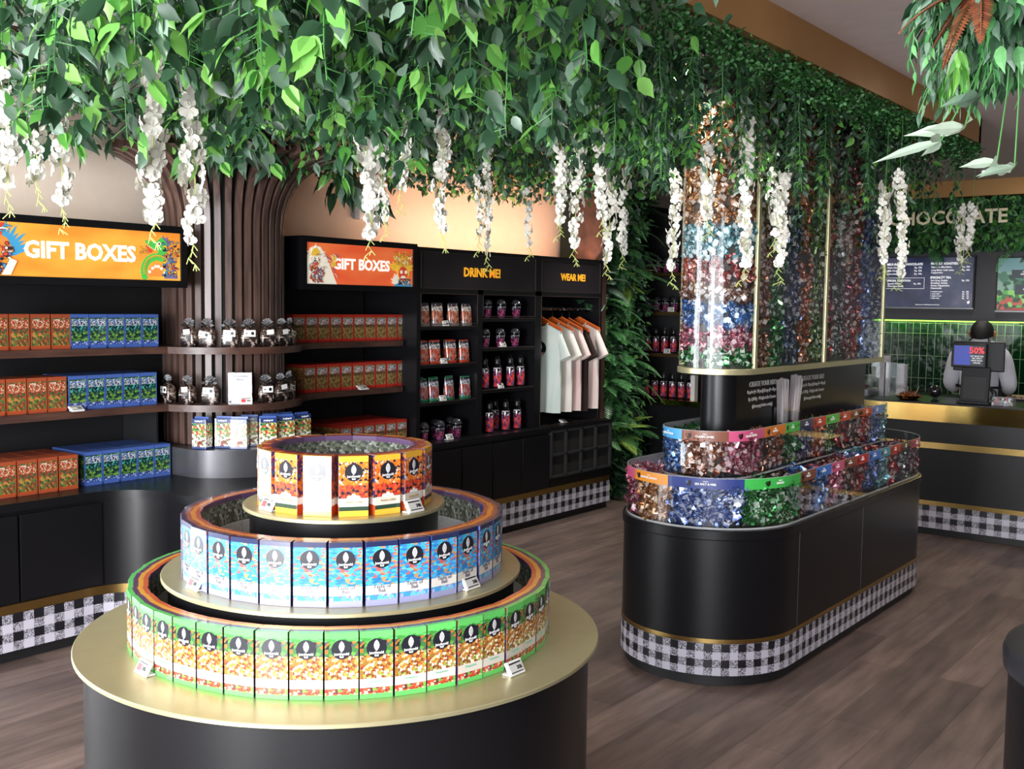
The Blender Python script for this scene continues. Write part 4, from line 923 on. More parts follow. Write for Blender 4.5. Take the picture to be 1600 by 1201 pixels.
for k, z0, z1 in lay:
    if k == 'gold': z1 = 2.55
    candies('candy_fill', f'layer of {CN[k]} wrapped candies in the rounded near end of the tower', k, .181, 4.5, 6.2, -.181*PI, -.004, z0, z1+.02, .03, int((z1-z0)*1250), 0, 9 if k in ('green', 'pink', 'blue', 'brown', 'red') else 0, 'in the near end of the tower', scale=1.05)
tc = [('copper', 4.52, 4.68), ('green', 4.68, 4.84), ('indigo', 4.84, 5.02), ('orange', 5.02, 5.16), ('olive', 5.16, 5.31), ('red', 5.34, 5.46), ('grey', 5.46, 5.60), ('magenta', 5.60, 5.73), ('red', 5.73, 5.86), ('navy', 5.86, 6.02), ('indigo', 6.02, 6.19)]
for i, (k, y0, y1) in enumerate(tc):
    candies('candy_fill', f'column of {CN[k]} wrapped candies in the tower side, number {i+1} from the near end'.replace(f'number {i+1} from the near end', ['next to the near gold post', 'second from near', 'third from near', 'fourth from near', 'just before the middle post', 'just past the middle post', 'second past the middle post', 'third past the middle post', 'fourth past the middle post', 'next to last', 'last before the far post'][i]), k, .181, 4.5, 6.2, y0-4.5, y1-4.5, 1.376, 2.6, .03, int((y1-y0)*1500), 0, 0, '', scale=1.05)
# plastic bags in a clear holder by the stem
hb = thing('bag_holder', 'clear acrylic holder with two compartments standing by the stem on the candies', 'holder', (IX+.118, 5.03, .89), PI/2)
for x0, h0 in ((-.105, .27), (.0, .25)):
    b = B(); b.box(x0, x0+.1, -.026, -.024, 0, h0); b.box(x0, x0+.1, .022, .024, 0, h0); b.box(x0, x0+.002, -.024, .022, 0, h0); b.box(x0+.098, x0+.1, -.024, .022, 0, h0)
    b.build('compartment', ACRYL, hb)
for x0, lb, lean in ((-.055, 'bundle of clear plastic bags standing in the left compartment of the holder', -.02), (.05, 'bundle of clear plastic bags leaning right in the right compartment of the holder', .05)):
    t = thing('bag_bundle', lb, 'plastic bags', (IX+.118, 5.03+x0, .895), PI/2); rnd = random.Random(int(x0*100)+9)
    for k in range(4):
        b = B(); y = -.016+.009*k; H = .40+.02*rnd.random(); P = []; n = 7
        for j in range(5):
            for i in range(n): P.append(((i/(n-1)-.5)*.075*(1+.1*j/4)+lean*(j/4)**1.5+.004*sin(j+k), y+.004*sin(i*2.1+k+j), H*j/4+.006*sin(i*3+k)*(j == 4)))
        b.add(P, [(j*n+i, j*n+i+1, (j+1)*n+i+1, (j+1)*n+i) for j in range(4) for i in range(n-1)]); b.build('folded_bag', FOGGY, t, smooth=60)

# ================================================================== BACK: SHELVES, BAR, MENU WALL
bs = thing('back_shelving', 'black shelving at the far end behind the plant wall, holding tumblers and bottles', 'shelving unit', (0, 0, 0))
B().box(-5.2, -3.9, 8.62, 8.66, 0, 2.5).build('back_panel', BLACKM, bs)
for z in (1.948, 1.601, 1.231): B().box(-5.2, -3.94, 8.32, 8.615, z-.03, z).build('shelf', BLACK, bs); B().box(-5.2, -3.94, 8.31, 8.32, z-.03, z).build('shelf_edge', M('dull_gold_edge', '5a4628', .3, .6), bs)
B().box(-5.2, -3.9, 8.22, 8.615, .0, .785).build('base_cabinet', BLACK, bs); B().box(-5.2, -3.88, 8.21, 8.615, .785, .83).build('gold_top', GOLDP, bs)
B().box(-3.94, -3.9, 8.32, 8.615, .831, 2.5).build('upright', BLACK, bs)
def rowx(proto, xs, y, z, label, group):
    for i, x in enumerate(xs):
        n = len(xs); w_ = 'leftmost' if i == 0 else 'rightmost' if i == n-1 else ['', 'second from left', 'third from left', 'fourth from left', 'fifth from left', 'sixth from left', 'seventh from left'][i]
        dup(tree(proto), (x, y, z+.001), (0, 0, .3*i), label.replace('#', w_), group)
xs = [-4.96+.09*i for i in range(6)]
rowx(bo, xs, 8.40, .83, 'far patterned bottle on the gold topped cabinet behind the plants, #', 'far bottles on the cabinet')
rowx(bo, xs, 8.40, 1.231, 'far patterned bottle on the lowest back shelf, #', 'far bottles on the lowest shelf')
rowx(tu, xs, 8.40, 1.601, 'far lidded tumbler on the middle back shelf, #', 'far tumblers on the middle shelf')
rowx(tu, xs, 8.40, 1.948, 'far lidded tumbler on the top back shelf, #', 'far tumblers on the top shelf')
for i, (x, z) in enumerate(((-4.69, 1.601), (-4.72, 1.231))): price_tag(('small price tag on the middle back shelf', 'small price tag on the lowest back shelf')[i], (x, 8.335, z+.001), 0, False, 10, .95, '26k')
t = thing('display_block', 'clear acrylic stand on the gold topped cabinet left of the black stem', 'stand', (-4.44, 8.34, .831)); B().box(-.02, .02, -.03, .03, 0, .22).build('post', M('milky_acrylic', 'c9c9c9', .3), t); B().box(-.06, .06, -.05, .05, .221, .23).build('plate', ACRYL, t)

bar = thing('bar_counter', 'black bar counter with polished gold top edge and gingham base', 'counter', (0, 0, 0))
B().box(-3.3, 2.6, 8.0, 8.62, .255, .84).build('body', M('bar_front_black', (.007, .007, .008), .4, spec=.3), bar)
B().box(-3.32, 2.62, 7.965, 8.64, .84, .965).build('gold_edge', GOLDP, bar)
B().box(-3.3, 2.6, 7.99, 8.6, .966, .975).build('counter_top', BLACK, bar)
B().box(-3.3, 2.6, 7.99, 8.0, .64, .685).build('gold_strip', GOLD, bar); B().box(-3.3, 2.6, 7.99, 8.0, .222, .255).build('gold_strip', GOLD, bar)
B().prism([(2.6, 7.992), (-3.3, 7.992)][::-1]+[(2.6, 8.6), (-3.3, 8.6)], .053, .222, 0, mc=1).build('gingham_base', [GING3, BLACK], bar)
B().box(-3.28, 2.58, 8.03, 8.6, 0, .053).build('kick_plate', BLACKM, bar)
bc = tag(B().box(-3.3, 2.6, 9.5, 10.0, 0, .9).build('back_counter', BLACK), 'black work counter under the green tiles behind the bar', 'counter')
def tiles():
    g = G('green_glazed_tile'); tc = g.n('ShaderNodeTexCoord'); mp = g.n('ShaderNodeMapping', {0: tc.outputs['Object'], 'Rotation': (PI/2, 0, 0)})
    br = g.n('ShaderNodeTexBrick', {'Vector': mp.outputs[0], 'Color1': lin('09301b'), 'Color2': lin('052014'), 'Mortar': lin('8a9a80'), 'Scale': 1.0, 'Mortar Size': .0022, 'Mortar Smooth': .1, 'Brick Width': .066, 'Row Height': .205}, offset=0.0)
    g.set(g.b, 'Base Color', br.outputs[0]); g.b.inputs['Roughness'].default_value = .12; g.b.inputs['Coat Weight'].default_value = .4
    nz = g.n('ShaderNodeTexNoise', {'Vector': tc.outputs['Object'], 'Scale': 9.0}).outputs[0]; g.bump(g.math('SUBTRACT', nz, g.math('MULTIPLY', br.outputs[1], .8)), .35, .02); return g.done('tiles')
struct(B().box(-3.6, XR, 10.04, YB-.001, .9, 1.56).build('wall_tiles', tiles()))
struct(B().box(-3.6, XR, 9.84, YB-.001, 1.56, 2.22).build('wall_fascia', M('fascia_charcoal', (.045, .045, .05), .5)))
struct(B().box(-3.6, XR, 9.60, YB-.001, 2.62, CZ).build('trim_5', GOLDW))
struct(B().box(-3.6, XR, 9.92, YB-.001, 2.22, 2.62).build('wall_sign_band', M('band_dark_green', (.01, .02, .012), .7)))
t = thing('led_strip', 'thin glowing green LED strip under the menu fascia above the tiles', 'light', (0, 0, 0))
B().box(-3.5, -.9, 10.0, 10.02, 1.545, 1.556).build('strip', M('led_green', 'a8ff60', emit='9dff50', es=2.5), t)
area('led_strip_glow', (-2.2, 9.99, 1.53), (-2.2, 10.04, 1.2), 2.6, .03, 3.5, (.45, 1, .2))
# menu screens
def screen(label, x0, x1, z0, z1, mat):
    t = thing('menu_screen', label, 'screen', ((x0+x1)/2, 9.80, z0)); w = (x1-x0)/2; h = z1-z0
    B().box(-w-.012, w+.012, .002, .04, -.014, h+.012).build('bezel', BLACKM, t); B().box(-w, w, -.001, .003, 0, h).build('display', mat, t)
    B().box(-w-.012, w+.012, -.002, .002, -.014, -.002).build('silver_edge', GREYM, t); return t, w, h
g = G('menu_blue'); co = g.coord('Object', scale=(1, 1, 1)); f = g.n('ShaderNodeTexNoise', {'Vector': co, 'Scale': 3.2, 'Detail': 4.0}).outputs[0]
c = g.ramp(f, [(.35, '151f38'), (.5, '2c3350'), (.7, '5a5668')], 'LINEAR'); g.set(g.b, 'Base Color', c); g.set(g.b, 'Emission Color', c); g.b.inputs['Emission Strength'].default_value = .5; g.b.inputs['Roughness'].default_value = .15
t, w, h = screen('dark blue menu screen listing chocolate drinks, coffee and tea with prices', -3.32, -2.535, 1.675, 2.115, g.done('menu_blue'))
MT = M('menu_text', 'e6e6ea', .4, emit='e6e6ea', es=.6)
def tl(s_, x, z, sz, al='LEFT', bo_=.0): text(s_, sz, MT, t, (x, -.0022, z), bold=bo_, align=al, name='menu_lettering')
tl('MILK-BASED CHOCOLATE', -w+.035, h-.058, .027, bo_=.0012)
for i, (a_, p_) in enumerate((('Dark Chocolate', 'Rp. 50k'), ('Milk Chocolate', 'Rp. 35k'), ('Chocolate Shot', 'Rp. 40k'))): tl(a_, -w+.04, h-.088-.028*i, .022, bo_=.0004); tl(p_, -.045, h-.088-.028*i, .022, 'RIGHT', .0004)
tl('SPECIAL CREATION', -w+.04, h-.205, .024, bo_=.001); tl('Special White', -w+.045, h-.232, .021, bo_=.0004); tl('Chocolate (Iced)', -w+.045, h-.254, .021, bo_=.0004); tl('Rp. 60k', -.05, h-.232, .021, 'RIGHT', .0004)
b = B()
for (x0, x1, z0, z1) in ((-w+.025, -.02, h-.181, h-.178), (-w+.025, -.02, h-.277, h-.274), (-.023, -.02, h-.277, h-.178), (-w+.025, -w+.028, h-.277, h-.178)): b.box(x0, x1, -.0025, -.0012, z0, z1)
b.build('menu_frame', MT, t)
tl('FRESHLY ROASTED', .03, h-.055, .027, bo_=.0012); tl('Espresso, Macchiato,', .035, h-.085, .021, bo_=.0004); tl('Long Black, Café Latte,', .035, h-.112, .021, bo_=.0004); tl('Cappuccino', .035, h-.134, .021, bo_=.0004)
tl('Rp. 35k', w-.03, h-.085, .021, 'RIGHT', .0004); tl('Rp. 40k', w-.03, h-.112, .021, 'RIGHT', .0004)
tl('SPECIALTY TEA', .03, h-.178, .026, bo_=.0012)
for i, s_ in enumerate(('Earl Grey, English', 'Breakfast, Sencha', 'Green, Peppermint,', 'Chamomile')): tl(s_, .035, h-.204-.0225*i, .0205, bo_=.0004)
tl('Rp. 35k', w-.03, h-.204, .021, 'RIGHT', .0004)
for i, (s_, p_) in enumerate((('+ bottled water', 'Rp.  20k'), ('+ extra shot', 'Rp.  15k'), ('+ make it iced', 'Rp.    5k'), ('+ take away', 'Rp.    5k'))): tl(s_, .035, h-.302-.019*i, .0165, bo_=.0003); tl(p_, w-.03, h-.302-.019*i, .0165, 'RIGHT', .0003)
tl('All prices are in 1000 Rupiah and include tax', -.09, .022, .0115, bo_=.0002)
b = B(); b.flat([(w-.045, .05), (w-.02, .062), (w-.022, .04), (w-.035, .03)], -.0026, .001); b.build('leaf_mark', MT, t)
jm = art('jungle_picture', [(-1, (16, ['2f6a35', '4a9a4a', '1f3a2a', '7fb85a', '23402c', 'a84a3c'])), (.17, (12, ['2c5a3c', '5a8a6a', '3f6f5a', '7a9a8a', '1f3f33'])), (.33, '6a8f93')], .2)
jm.node_tree.nodes['Principled BSDF'].inputs['Emission Strength'].default_value = .3
jm.node_tree.links.new(jm.node_tree.nodes['Principled BSDF'].inputs['Base Color'].links[0].from_socket, jm.node_tree.nodes['Principled BSDF'].inputs['Emission Color'])
t, w, h = screen('menu screen with a green jungle plant picture at the right', -2.335, -1.5, 1.655, 2.10, jm)
tl('PLANT BASED', -.02, h-.06, .036, 'CENTER', .0015)
b = B(); b.box(-w+.11, -w+.36, -.002, -.001, h-.17, h-.10); b.box(-w+.14, -w+.38, -.002, -.001, h-.31, h-.225); b.build('text_panel', M('panel_dark', '2b3338', .3, emit='2b3338', es=.4), t)
for i, s_ in enumerate(('CARAMEL', 'CHOCOLATE', 'Rp. 45k')): tl(s_, -w+.235, h-.117-.02*i, .018, 'CENTER', .0005)
for i, s_ in enumerate(('CLASSIC', 'CHOCOLATE', 'Rp. 45k')): tl(s_, -w+.26, h-.245-.02*i, .018, 'CENTER', .0005)
B().flat(circle(.07, 24, -.09, .07, rz=.02), -.003, .001).build('plate_picture', M('plate_grey', '8a8f94', .3, emit='8a8f94', es=.4), t)
B().flat([(-w, 0), (w, 0), (w, .03), (-w+.14, .025)], -.0026, .001).build('red_cloth_picture', M('cloth_red', '8f4a44', .5, emit='8f4a44', es=.4), t)
gl = thing('fascia_lettering', 'pale gold raised capital letters among the leaves above the menu', 'sign', (-2.47, 9.70, 2.45))
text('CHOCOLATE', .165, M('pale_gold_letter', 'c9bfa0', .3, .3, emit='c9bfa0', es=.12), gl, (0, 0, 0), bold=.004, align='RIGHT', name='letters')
gl.location.x = -2.255

# ------------------------------------------------------------------ things on and behind the bar
t = thing('pos_terminal', 'black point of sale terminal with two screens on the bar', 'till', (-2.06, 8.12, .976), .0)
b = B(); b.mat = Matrix.Rotation(-.16, 4, 'X'); b.box(-.098, .098, -.01, .03, .0, .27); b.build('stand_column', M('pos_grey', (.010, .010, .012), .45, spec=.3), t, bevel=.006)
b = B(); b.mat = Matrix.Rotation(-.16, 4, 'X'); b.box(-.08, .08, -.013, -.009, .03, .2); b.build('receipt_printer_cover', BLACKM, t, bevel=.003)
B().box(-.11, .11, -.03, .14, 0, .018).build('foot', MATS['pos_grey'], t, bevel=.004)
B().box(-.165, .185, .045, .075, .235, .45).build('staff_screen', M('pos_black', (.005, .005, .006), .4, spec=.3), t, bevel=.008)
B().box(-.165, .075, -.012, .012, .262, .435).build('customer_screen_case', MATS['pos_black'], t, bevel=.006)
b = B(); b.box(-.145, -.03, -.0145, -.0125, .28, .42, 0); b.box(-.03, .06, -.0145, -.0125, .28, .42, 1); cs = b.build('customer_display', [M('pos_blue', '1c2f8f', .2, emit='1c2f8f', es=.5), M('pos_dark', '10101c', .2, emit='15152a', es=.3)], t)
text('50%', .062, M('pos_red', 'c22a33', .4, emit='d6323c', es=.7), cs, (.012, -.016, .385), bold=.002, name='display_lettering')
for i in range(4): text(('OFF SELECTED', 'T&C APPLY', 'SHOP NOW', 'ONLINE')[i], .014, MT, cs, (.014, -.016, .345-.016*i), name='display_lettering')

t = thing('card_reader', 'small round glossy black device standing left of the till on the bar', 'device', (-2.33, 8.12, .976))
B().lathe([(.028, 0), (.03, .008), (.012, .014), (.012, .03)], 20).build('foot', BLACKM, t, smooth=50)
B().lathe([(.012, .03), (.034, .04), (.045, .065), (.046, .085), (.034, .11), (.01, .12)], 24).build('head', M('gloss_black', (.01, .01, .012), .08, coat=1), t, smooth=60)
t = thing('snack_tray', 'gold foil tray heaped with snacks left of the till', 'tray', (-2.53, 8.14, .976))
B().lathe([(.06, 0), (.1, .03), (.104, .032), (.098, .03)], 24).build('foil_tray', M('foil_tray', (.6, .38, .1), .25, 1, bump=.5, bs=90), t)
b = B(); rnd = random.Random(4)
for i in range(46): a = rnd.uniform(0, 2*PI); r = rnd.uniform(0, .085); q = Vector((r*cos(a), r*sin(a), .03+.025*(1-r/.085)*rnd.random())); candy(b, Matrix.Translation(q) @ Euler((rnd.uniform(-1, 1), rnd.uniform(-1, 1), rnd.uniform(0, 6))).to_matrix().to_4x4(), .9, i)
b.build('snacks', [M('snack_brown', '7a3f1c', .4), M('snack_ochre', 'b5843c', .4)], t)['kind'] = 'stuff'
for x, a in ((-.05, -.3), (.05, .5), (-.01, .1)): B().tube([(x, 0, .04), (x+.05*a, 0, .10)], .0025, 5).build('pick', M('pick_wood', 'b5a078', .6), t)
t = thing('card_box', 'open clear box of small printed cards right of the till', 'box', (-1.86, 8.13, .976))
b = B(); b.box(-.075, .075, -.04, -.038, 0, .075); b.box(-.075, .075, .038, .04, 0, .075); b.box(-.075, -.073, -.038, .038, 0, .075); b.box(.073, .075, -.038, .038, 0, .075); b.build('clear_sides', ACRYL, t)
B().box(-.07, .07, -.034, .034, .001, .06).build('printed_cards', art('card_print', [(-1, (40, ['8f8d8c', '3a3434', 'b0554a', 'c9c7c4', '6a6f8a']))], .4), t)
t = thing('glass_screen', 'clear upright glass guard with a black edge on the bar', 'glass guard', (-2.72, 8.18, .976))
B().box(-.005, .14, .0, .005, .0, .27).build('glass_panel', ACRYL, t); B().box(-.009, -.003, -.002, .008, 0, .27).build('black_edge', BLACKM, t); B().box(-.25, -.01, .0, .005, 0, .27).build('glass_panel', ACRYL, t)
cupm = M('clear_cup', 'b9b7b6', .25); 
cb = B().lathe([(.034, 0), (.036, .01), (.044, .012), (.044, .02)], 20).mesh('plastic_cup', ACRYL)
def stack(nm, lab, x, y, n, base, dz=.016):
    b = B()
    t = thing(nm, lab, 'cups', (x, y, base))
    b = B(); 
    for i in range(n): z = i*dz; b.lathe([(.034, z+.0), (.043, z+dz*1.5), (.045, z+dz*1.55), (.043, z+dz*1.6)], 18)
    b.build('nested_cups', FOGGY, t, smooth=40); return t
stack('cup_stack', 'tall stack of clear plastic cups behind the glass guard', -2.78, 8.34, 19, .976)
stack('cup_stack', 'second shorter stack of clear plastic cups behind the glass guard', -2.66, 8.38, 15, .976)
ob = thing('equipment_box', 'silver grey box with red trays on top at the left end of the bar', 'box', (-3.02, 8.3, .976))
B().box(-.17, .17, -.12, .12, 0, .055).build('case', M('light_grey_case', '7c7c80', .4), ob, bevel=.008); B().box(-.16, .1, -.11, .1, .056, .085).build('red_tray', M('tray_red', '8f2a2a', .4), ob, bevel=.005); B().box(-.1, .16, -.1, .1, .086, .11).build('black_tray', INK, ob, bevel=.005); B().box(-.06, .0, -.09, -.02, .111, .125).build('blue_cloth', M('cloth_blue', '2f3f8f', .7), ob)
t = thing('baking_tray', 'dark tray of pale food on the work counter right of the barista', 'tray', (-1.98, 9.56, .901), .1)
B().box(-.2, .14, -.05, .16, 0, .02).build('tray', BLACKM, t, bevel=.004); B().box(-.18, .12, -.03, .14, .021, .045).build('food', art('pale_food', [(-1, (30, ['b58a7a', 'c9a896', '8f6a5a']))], .5), t)
t = thing('cup_tray', 'black box with a lime green lining right of the cards on the bar', 'box', (-1.66, 8.22, .976)); B().box(-.04, .0, -.08, .08, 0, .05).build('green_lining', M('lime', '4f9a3a', .5), t); B().box(.002, .22, -.1, .1, 0, .10).build('black_case', INK, t, bevel=.004); B().box(.03, .2, .06, .09, .101, .18).build('grey_back', GREYM, t)
t = thing('upright_screen', 'white rimmed tablet standing at the right edge of the bar', 'tablet', (-1.62, 8.42, .976), .0); B().box(-.02, .2, -.01, .01, .16, .32).build('white_case', M('pinkish_white', 'd9c9c4', .4), t, bevel=.02); B().box(.05, .11, -.01, .04, 0, .16).build('stem', GREYM, t)
# hanging glassware reflections on the tiles: row of glasses on a rail
for i in range(5):
    o = B().lathe([(.02, 0), (.024, .002), (.03, .13), (.029, .13), (.022, .006), (.004, .005)], 16).build('drinking_glass', DGLASS, loc=(-2.12+.05*i, 9.92, 1.40), smooth=50)
    tag(o, 'clear tall glass hanging in a row under the fascia right of the barista', 'glass', 'glasses hanging under the fascia')
t = thing('glass_rack', 'thin dark rail carrying the row of hanging glasses', 'rack', (-2.02, 9.92, 1.535)); B().box(-.15, .15, -.03, .03, 0, .012).build('rail', BLACKM, t)
# near round table, right edge
t = thing('round_pedestal', 'black round display pedestal at the right edge of the picture', 'pedestal', (-.262, 3.30, 0))
B().cyl(0, 0, .435, 0, .655, 80).build('drum', BLACK, t, smooth=40); B().lathe([(.44, .655), (.45, .66), (.452, .70), (.445, .72), (.43, .725)], 96).build('round_top', M('pedestal_top', (.02, .02, .023), .3), t, smooth=50)
# ceiling lights
for i, (x, y) in enumerate(((-2.208, 8.986), (-1.26, 5.475), (-.3, 7.2), (.6, 5.0), (.6, 9.0), (-4.0, 8.6))):
    t = thing('ceiling_light', ['round lit ceiling downlight in front of the menu wall', 'round lit ceiling downlight behind the hanging plant cluster', 'ceiling downlight right of the island', 'ceiling downlight near the pedestal', 'ceiling downlight over the right of the bar', 'ceiling downlight over the back shelving'][i], 'ceiling light', (x, y, CZ))
    B().lathe([(.095, -.012), (.1, -.004), (.1, -.0005)], 32).build('rim', WHITE, t, smooth=40); B().cyl(0, 0, .085, -.0135, -.0115, 32).build('lit_diffuser', M('light_diffuser', 'fff4e6', emit='fff4e6', es=9), t)
    l = bpy.data.lights.new('downlight', 'SPOT'); l.energy = 55; l.spot_size = rad(120); l.spot_blend = .8; l.shadow_soft_size = .09; l.color = (1, .93, .86)
    o = put('downlight', l, t, (0, 0, -.03))
for i, (x, y, e) in enumerate(((-2.1, 1.2, 32), (-2.6, 2.0, 20), (-3.9, 3.0, 90), (-3.9, 5.6, 90), (-4.0, 6.9, 110), (-2.3, 4.2, 80), (-1.3, 4.0, 40))):  # unseen ceiling spots without fittings; the plant wall one added to brighten the ferns
    l = bpy.data.lights.new('unseen_spot', 'SPOT'); l.energy = e; l.spot_size = rad(100); l.spot_blend = .7; l.shadow_soft_size = .05; l.color = (1, .95, .88); put('unseen_spot', l, None, (x, y, CZ-.04))

# ------------------------------------------------------------------ the barista (seen from behind)
def skin(name, verts, edges, radii, mat, parent, sub=2, root=0):
    me = bpy.data.meshes.new(name); me.from_pydata(verts, edges, []); o = put(name, me, parent); me.materials.append(mat)
    sk = o.modifiers.new('skin', 'SKIN'); sk.use_smooth_shade = True
    for v, r in zip(me.skin_vertices[0].data, radii): v.radius = (r, r) if not isinstance(r, tuple) else r
    me.skin_vertices[0].data[root].use_root = True
    s = o.modifiers.new('sub', 'SUBSURF'); s.levels = s.render_levels = sub; return o
SKIN = M('skin', '9a6a50', .55); SHIRT = M('white_shirt_cotton', 'e2e1ea', .8, sheen=.2); HAIR = M('black_hair', (.008, .007, .007), .5, bump=.5, bs=200); APR = M('apron_black', (.012, .012, .014), .7)
pe = thing('person', 'barista with black hair, white shirt and black apron, back turned behind the till', 'person', (-2.27, 9.08, 0), .05)
H_ = 1.63
V = [(0, 0, .86), (0, .01, 1.0), (0, 0, 1.15), (0, -.005, 1.30), (0, .01, 1.365), (0, .03, 1.41), (0, .05, 1.475), (0, .045, 1.52),
     (-.09, 0, 1.31), (-.165, 0, 1.285), (-.215, .02, 1.05), (-.19, .2, .99), (-.17, .30, 1.0),
     (.09, 0, 1.31), (.165, 0, 1.285), (.215, .03, 1.05), (.17, .2, 1.0), (.13, .30, 1.0),
     (-.09, 0, .80), (-.1, .01, .45), (-.1, -.02, .08), (-.1, .12, .04), (.09, 0, .80), (.1, .01, .45), (.1, -.02, .08), (.1, .12, .04)]
Ed = [(0, 1), (1, 2), (2, 3), (3, 4), (4, 5), (5, 6), (6, 7), (3, 8), (8, 9), (9, 10), (10, 11), (11, 12), (3, 13), (13, 14), (14, 15), (15, 16), (16, 17), (0, 18), (18, 19), (19, 20), (20, 21), (0, 22), (22, 23), (23, 24), (24, 25)]
Rr = [(.145, .1), (.125, .09), (.145, .1), (.15, .09), .055, (.07, .08), (.078, .095), (.06, .075), .075, .055, .042, .034, .026, .075, .055, .042, .034, .026, .08, .055, .04, .035, .08, .055, .04, .035]
body = skin('body', V, Ed, Rr, SKIN, pe)
sv = [(0, 0, .90), (0, .01, 1.0), (0, 0, 1.15), (0, -.005, 1.32), (0, .015, 1.40), (-.1, 0, 1.345), (-.172, 0, 1.305), (-.225, .02, 1.06), (-.205, .13, 1.01), (.1, 0, 1.345), (.172, 0, 1.305), (.225, .03, 1.06), (.195, .14, 1.015)]
se = [(0, 1), (1, 2), (2, 3), (3, 4), (3, 5), (5, 6), (6, 7), (7, 8), (3, 9), (9, 10), (10, 11), (11, 12)]
skin('shirt', sv, se, [(.17, .125), (.155, .115), (.17, .12), (.165, .11), (.07, .065), .085, .075, .066, .055, .085, .075, .066, .055], SHIRT, pe)
tv = [(0, 0, .9), (-.095, 0, .80), (-.105, .01, .45), (-.105, -.01, .10), (.095, 0, .80), (.105, .01, .45), (.105, -.01, .10)]
skin('trousers', tv, [(0, 1), (1, 2), (2, 3), (0, 4), (4, 5), (5, 6)], [(.165, .125), .105, .08, .07, .105, .08, .07], M('trousers_black', (.015, .015, .018), .7), pe)
b = B(); b.mat = Matrix.Translation((0, .04, 1.475)) @ Matrix.Rotation(.35, 4, 'X')
rnd = random.Random(5); P = []; n = 20
for k in range(11):
    ph = rad(-12+102*k/10)
    for i in range(n):
        a = 2*PI*i/n; fr = 1.0 if sin(a) < .35 else .9; r = cos(ph)*(1+.03*rnd.random())
        zz = .104*sin(ph) if k > 1 or sin(a) < .2 else .104*sin(ph)+.035*(sin(a))
        P.append((.088*r*cos(a)*fr, .104*r*sin(a)*fr, zz*1.02))
b.add(P, [(r*n+i, r*n+(i+1) % n, (r+1)*n+(i+1) % n, (r+1)*n+i) for r in range(10) for i in range(n)]+[tuple(range(n-1, -1, -1))]); b.build('hair', HAIR, pe, smooth=70)
b = B(); b.lathe([(.066, 0), (.07, .01), (.064, .05), (.06, .045)], 20, c=(0, .02, 1.395)); b.build('collar', SHIRT, pe, smooth=50)
for s_ in (-1, 1):
    b = B(); P = [(s_*.078, .06, 1.52)]; b.lathe([(.004, -.028), (.012, -.018), (.014, .0), (.016, .014), (.008, .026)], 10, c=(s_*.092, .055, 1.462)); b.build('ear', SKIN, pe, smooth=60)
    b = B(); b.tube([(s_*.02, -.085, 1.33), (s_*.06, -.112, 1.29), (s_*.04, -.125, 1.2)] if 0 else [(s_*.05, .02, 1.445), (s_*.075, -.06, 1.41), (s_*.065, -.115, 1.34), (s_*.04, -.13, 1.26)], .007, 6); b.build('apron_strap', APR, pe)
b = B(); b.ringwall(circle(.173, 32, 0, 0, rz=.128), circle(.166, 32, 0, 0, rz=.12), 1.03, 1.05); b.build('apron_tie', APR, pe)
b = B(); b.tube([(.10, -.115, 1.045), (.13, -.12, 1.0), (.12, -.13, .93)], .008, 5); b.tube([(.10, -.115, 1.045), (.15, -.11, 1.01), (.16, -.12, .95)], .008, 5); b.build('apron_bow', APR, pe)
B().prism([(-.16, .13), (.16, .13), (.17, .145), (-.17, .145)], .55, 1.28).build('apron_front', APR, pe)
def hand(parent, at, sgn, yaw):
    V = [(0, 0, 0), (0, .035, .0), (0, .07, -.004)]; E_ = [(0, 1), (1, 2)]; Rd = [(.024, .014), (.034, .014), (.036, .012)]
    for i, (x, l) in enumerate(((-.027, .058), (-.009, .068), (.009, .064), (.026, .05))):
        k = len(V); V += [(x, .08, -.006), (x*1.05, .08+l*.45, -.018), (x*1.05, .08+l*.8, -.038), (x, .08+l*.85, -.055)]; E_ += [(2, k), (k, k+1), (k+1, k+2), (k+2, k+3)]; Rd += [.0095, .0088, .008, .007]
    k = len(V); V += [(-sgn*.032, .03, -.008), (-sgn*.052, .055, -.022), (-sgn*.05, .08, -.034)]; E_ += [(0, k), (k, k+1), (k+1, k+2)]; Rd += [.012, .0095, .008]
    m4 = Matrix.Translation(at) @ Matrix.Rotation(yaw, 4, 'Z'); V = [tuple(m4 @ Vector(v)) for v in V]
    skin('hand', V, E_, Rd, SKIN, parent, 1)
hand(pe, (-.165, .29, 1.0), -1, .2); hand(pe, (.125, .29, 1.0), 1, -.2)
t = thing('green_cloth', 'pale green folded cloth held low by the left hand of the barista', 'cloth', (-2.47, 9.28, .95), .6)
B().add([(-.05, 0, 0), (.05, 0, 0), (.07, .01, .06), (-.01, -.01, .075), (-.07, .0, .03), (-.05, .012, 0), (.05, .012, 0), (.07, .022, .06), (-.01, .002, .075), (-.07, .012, .03)], [(0, 1, 2, 3, 4), (9, 8, 7, 6, 5), (0, 5, 6, 1), (1, 6, 7, 2), (2, 7, 8, 3), (3, 8, 9, 4), (4, 9, 5, 0)]).build('folded_cloth', M('pale_green_cloth', '8fb58a', .8), t)

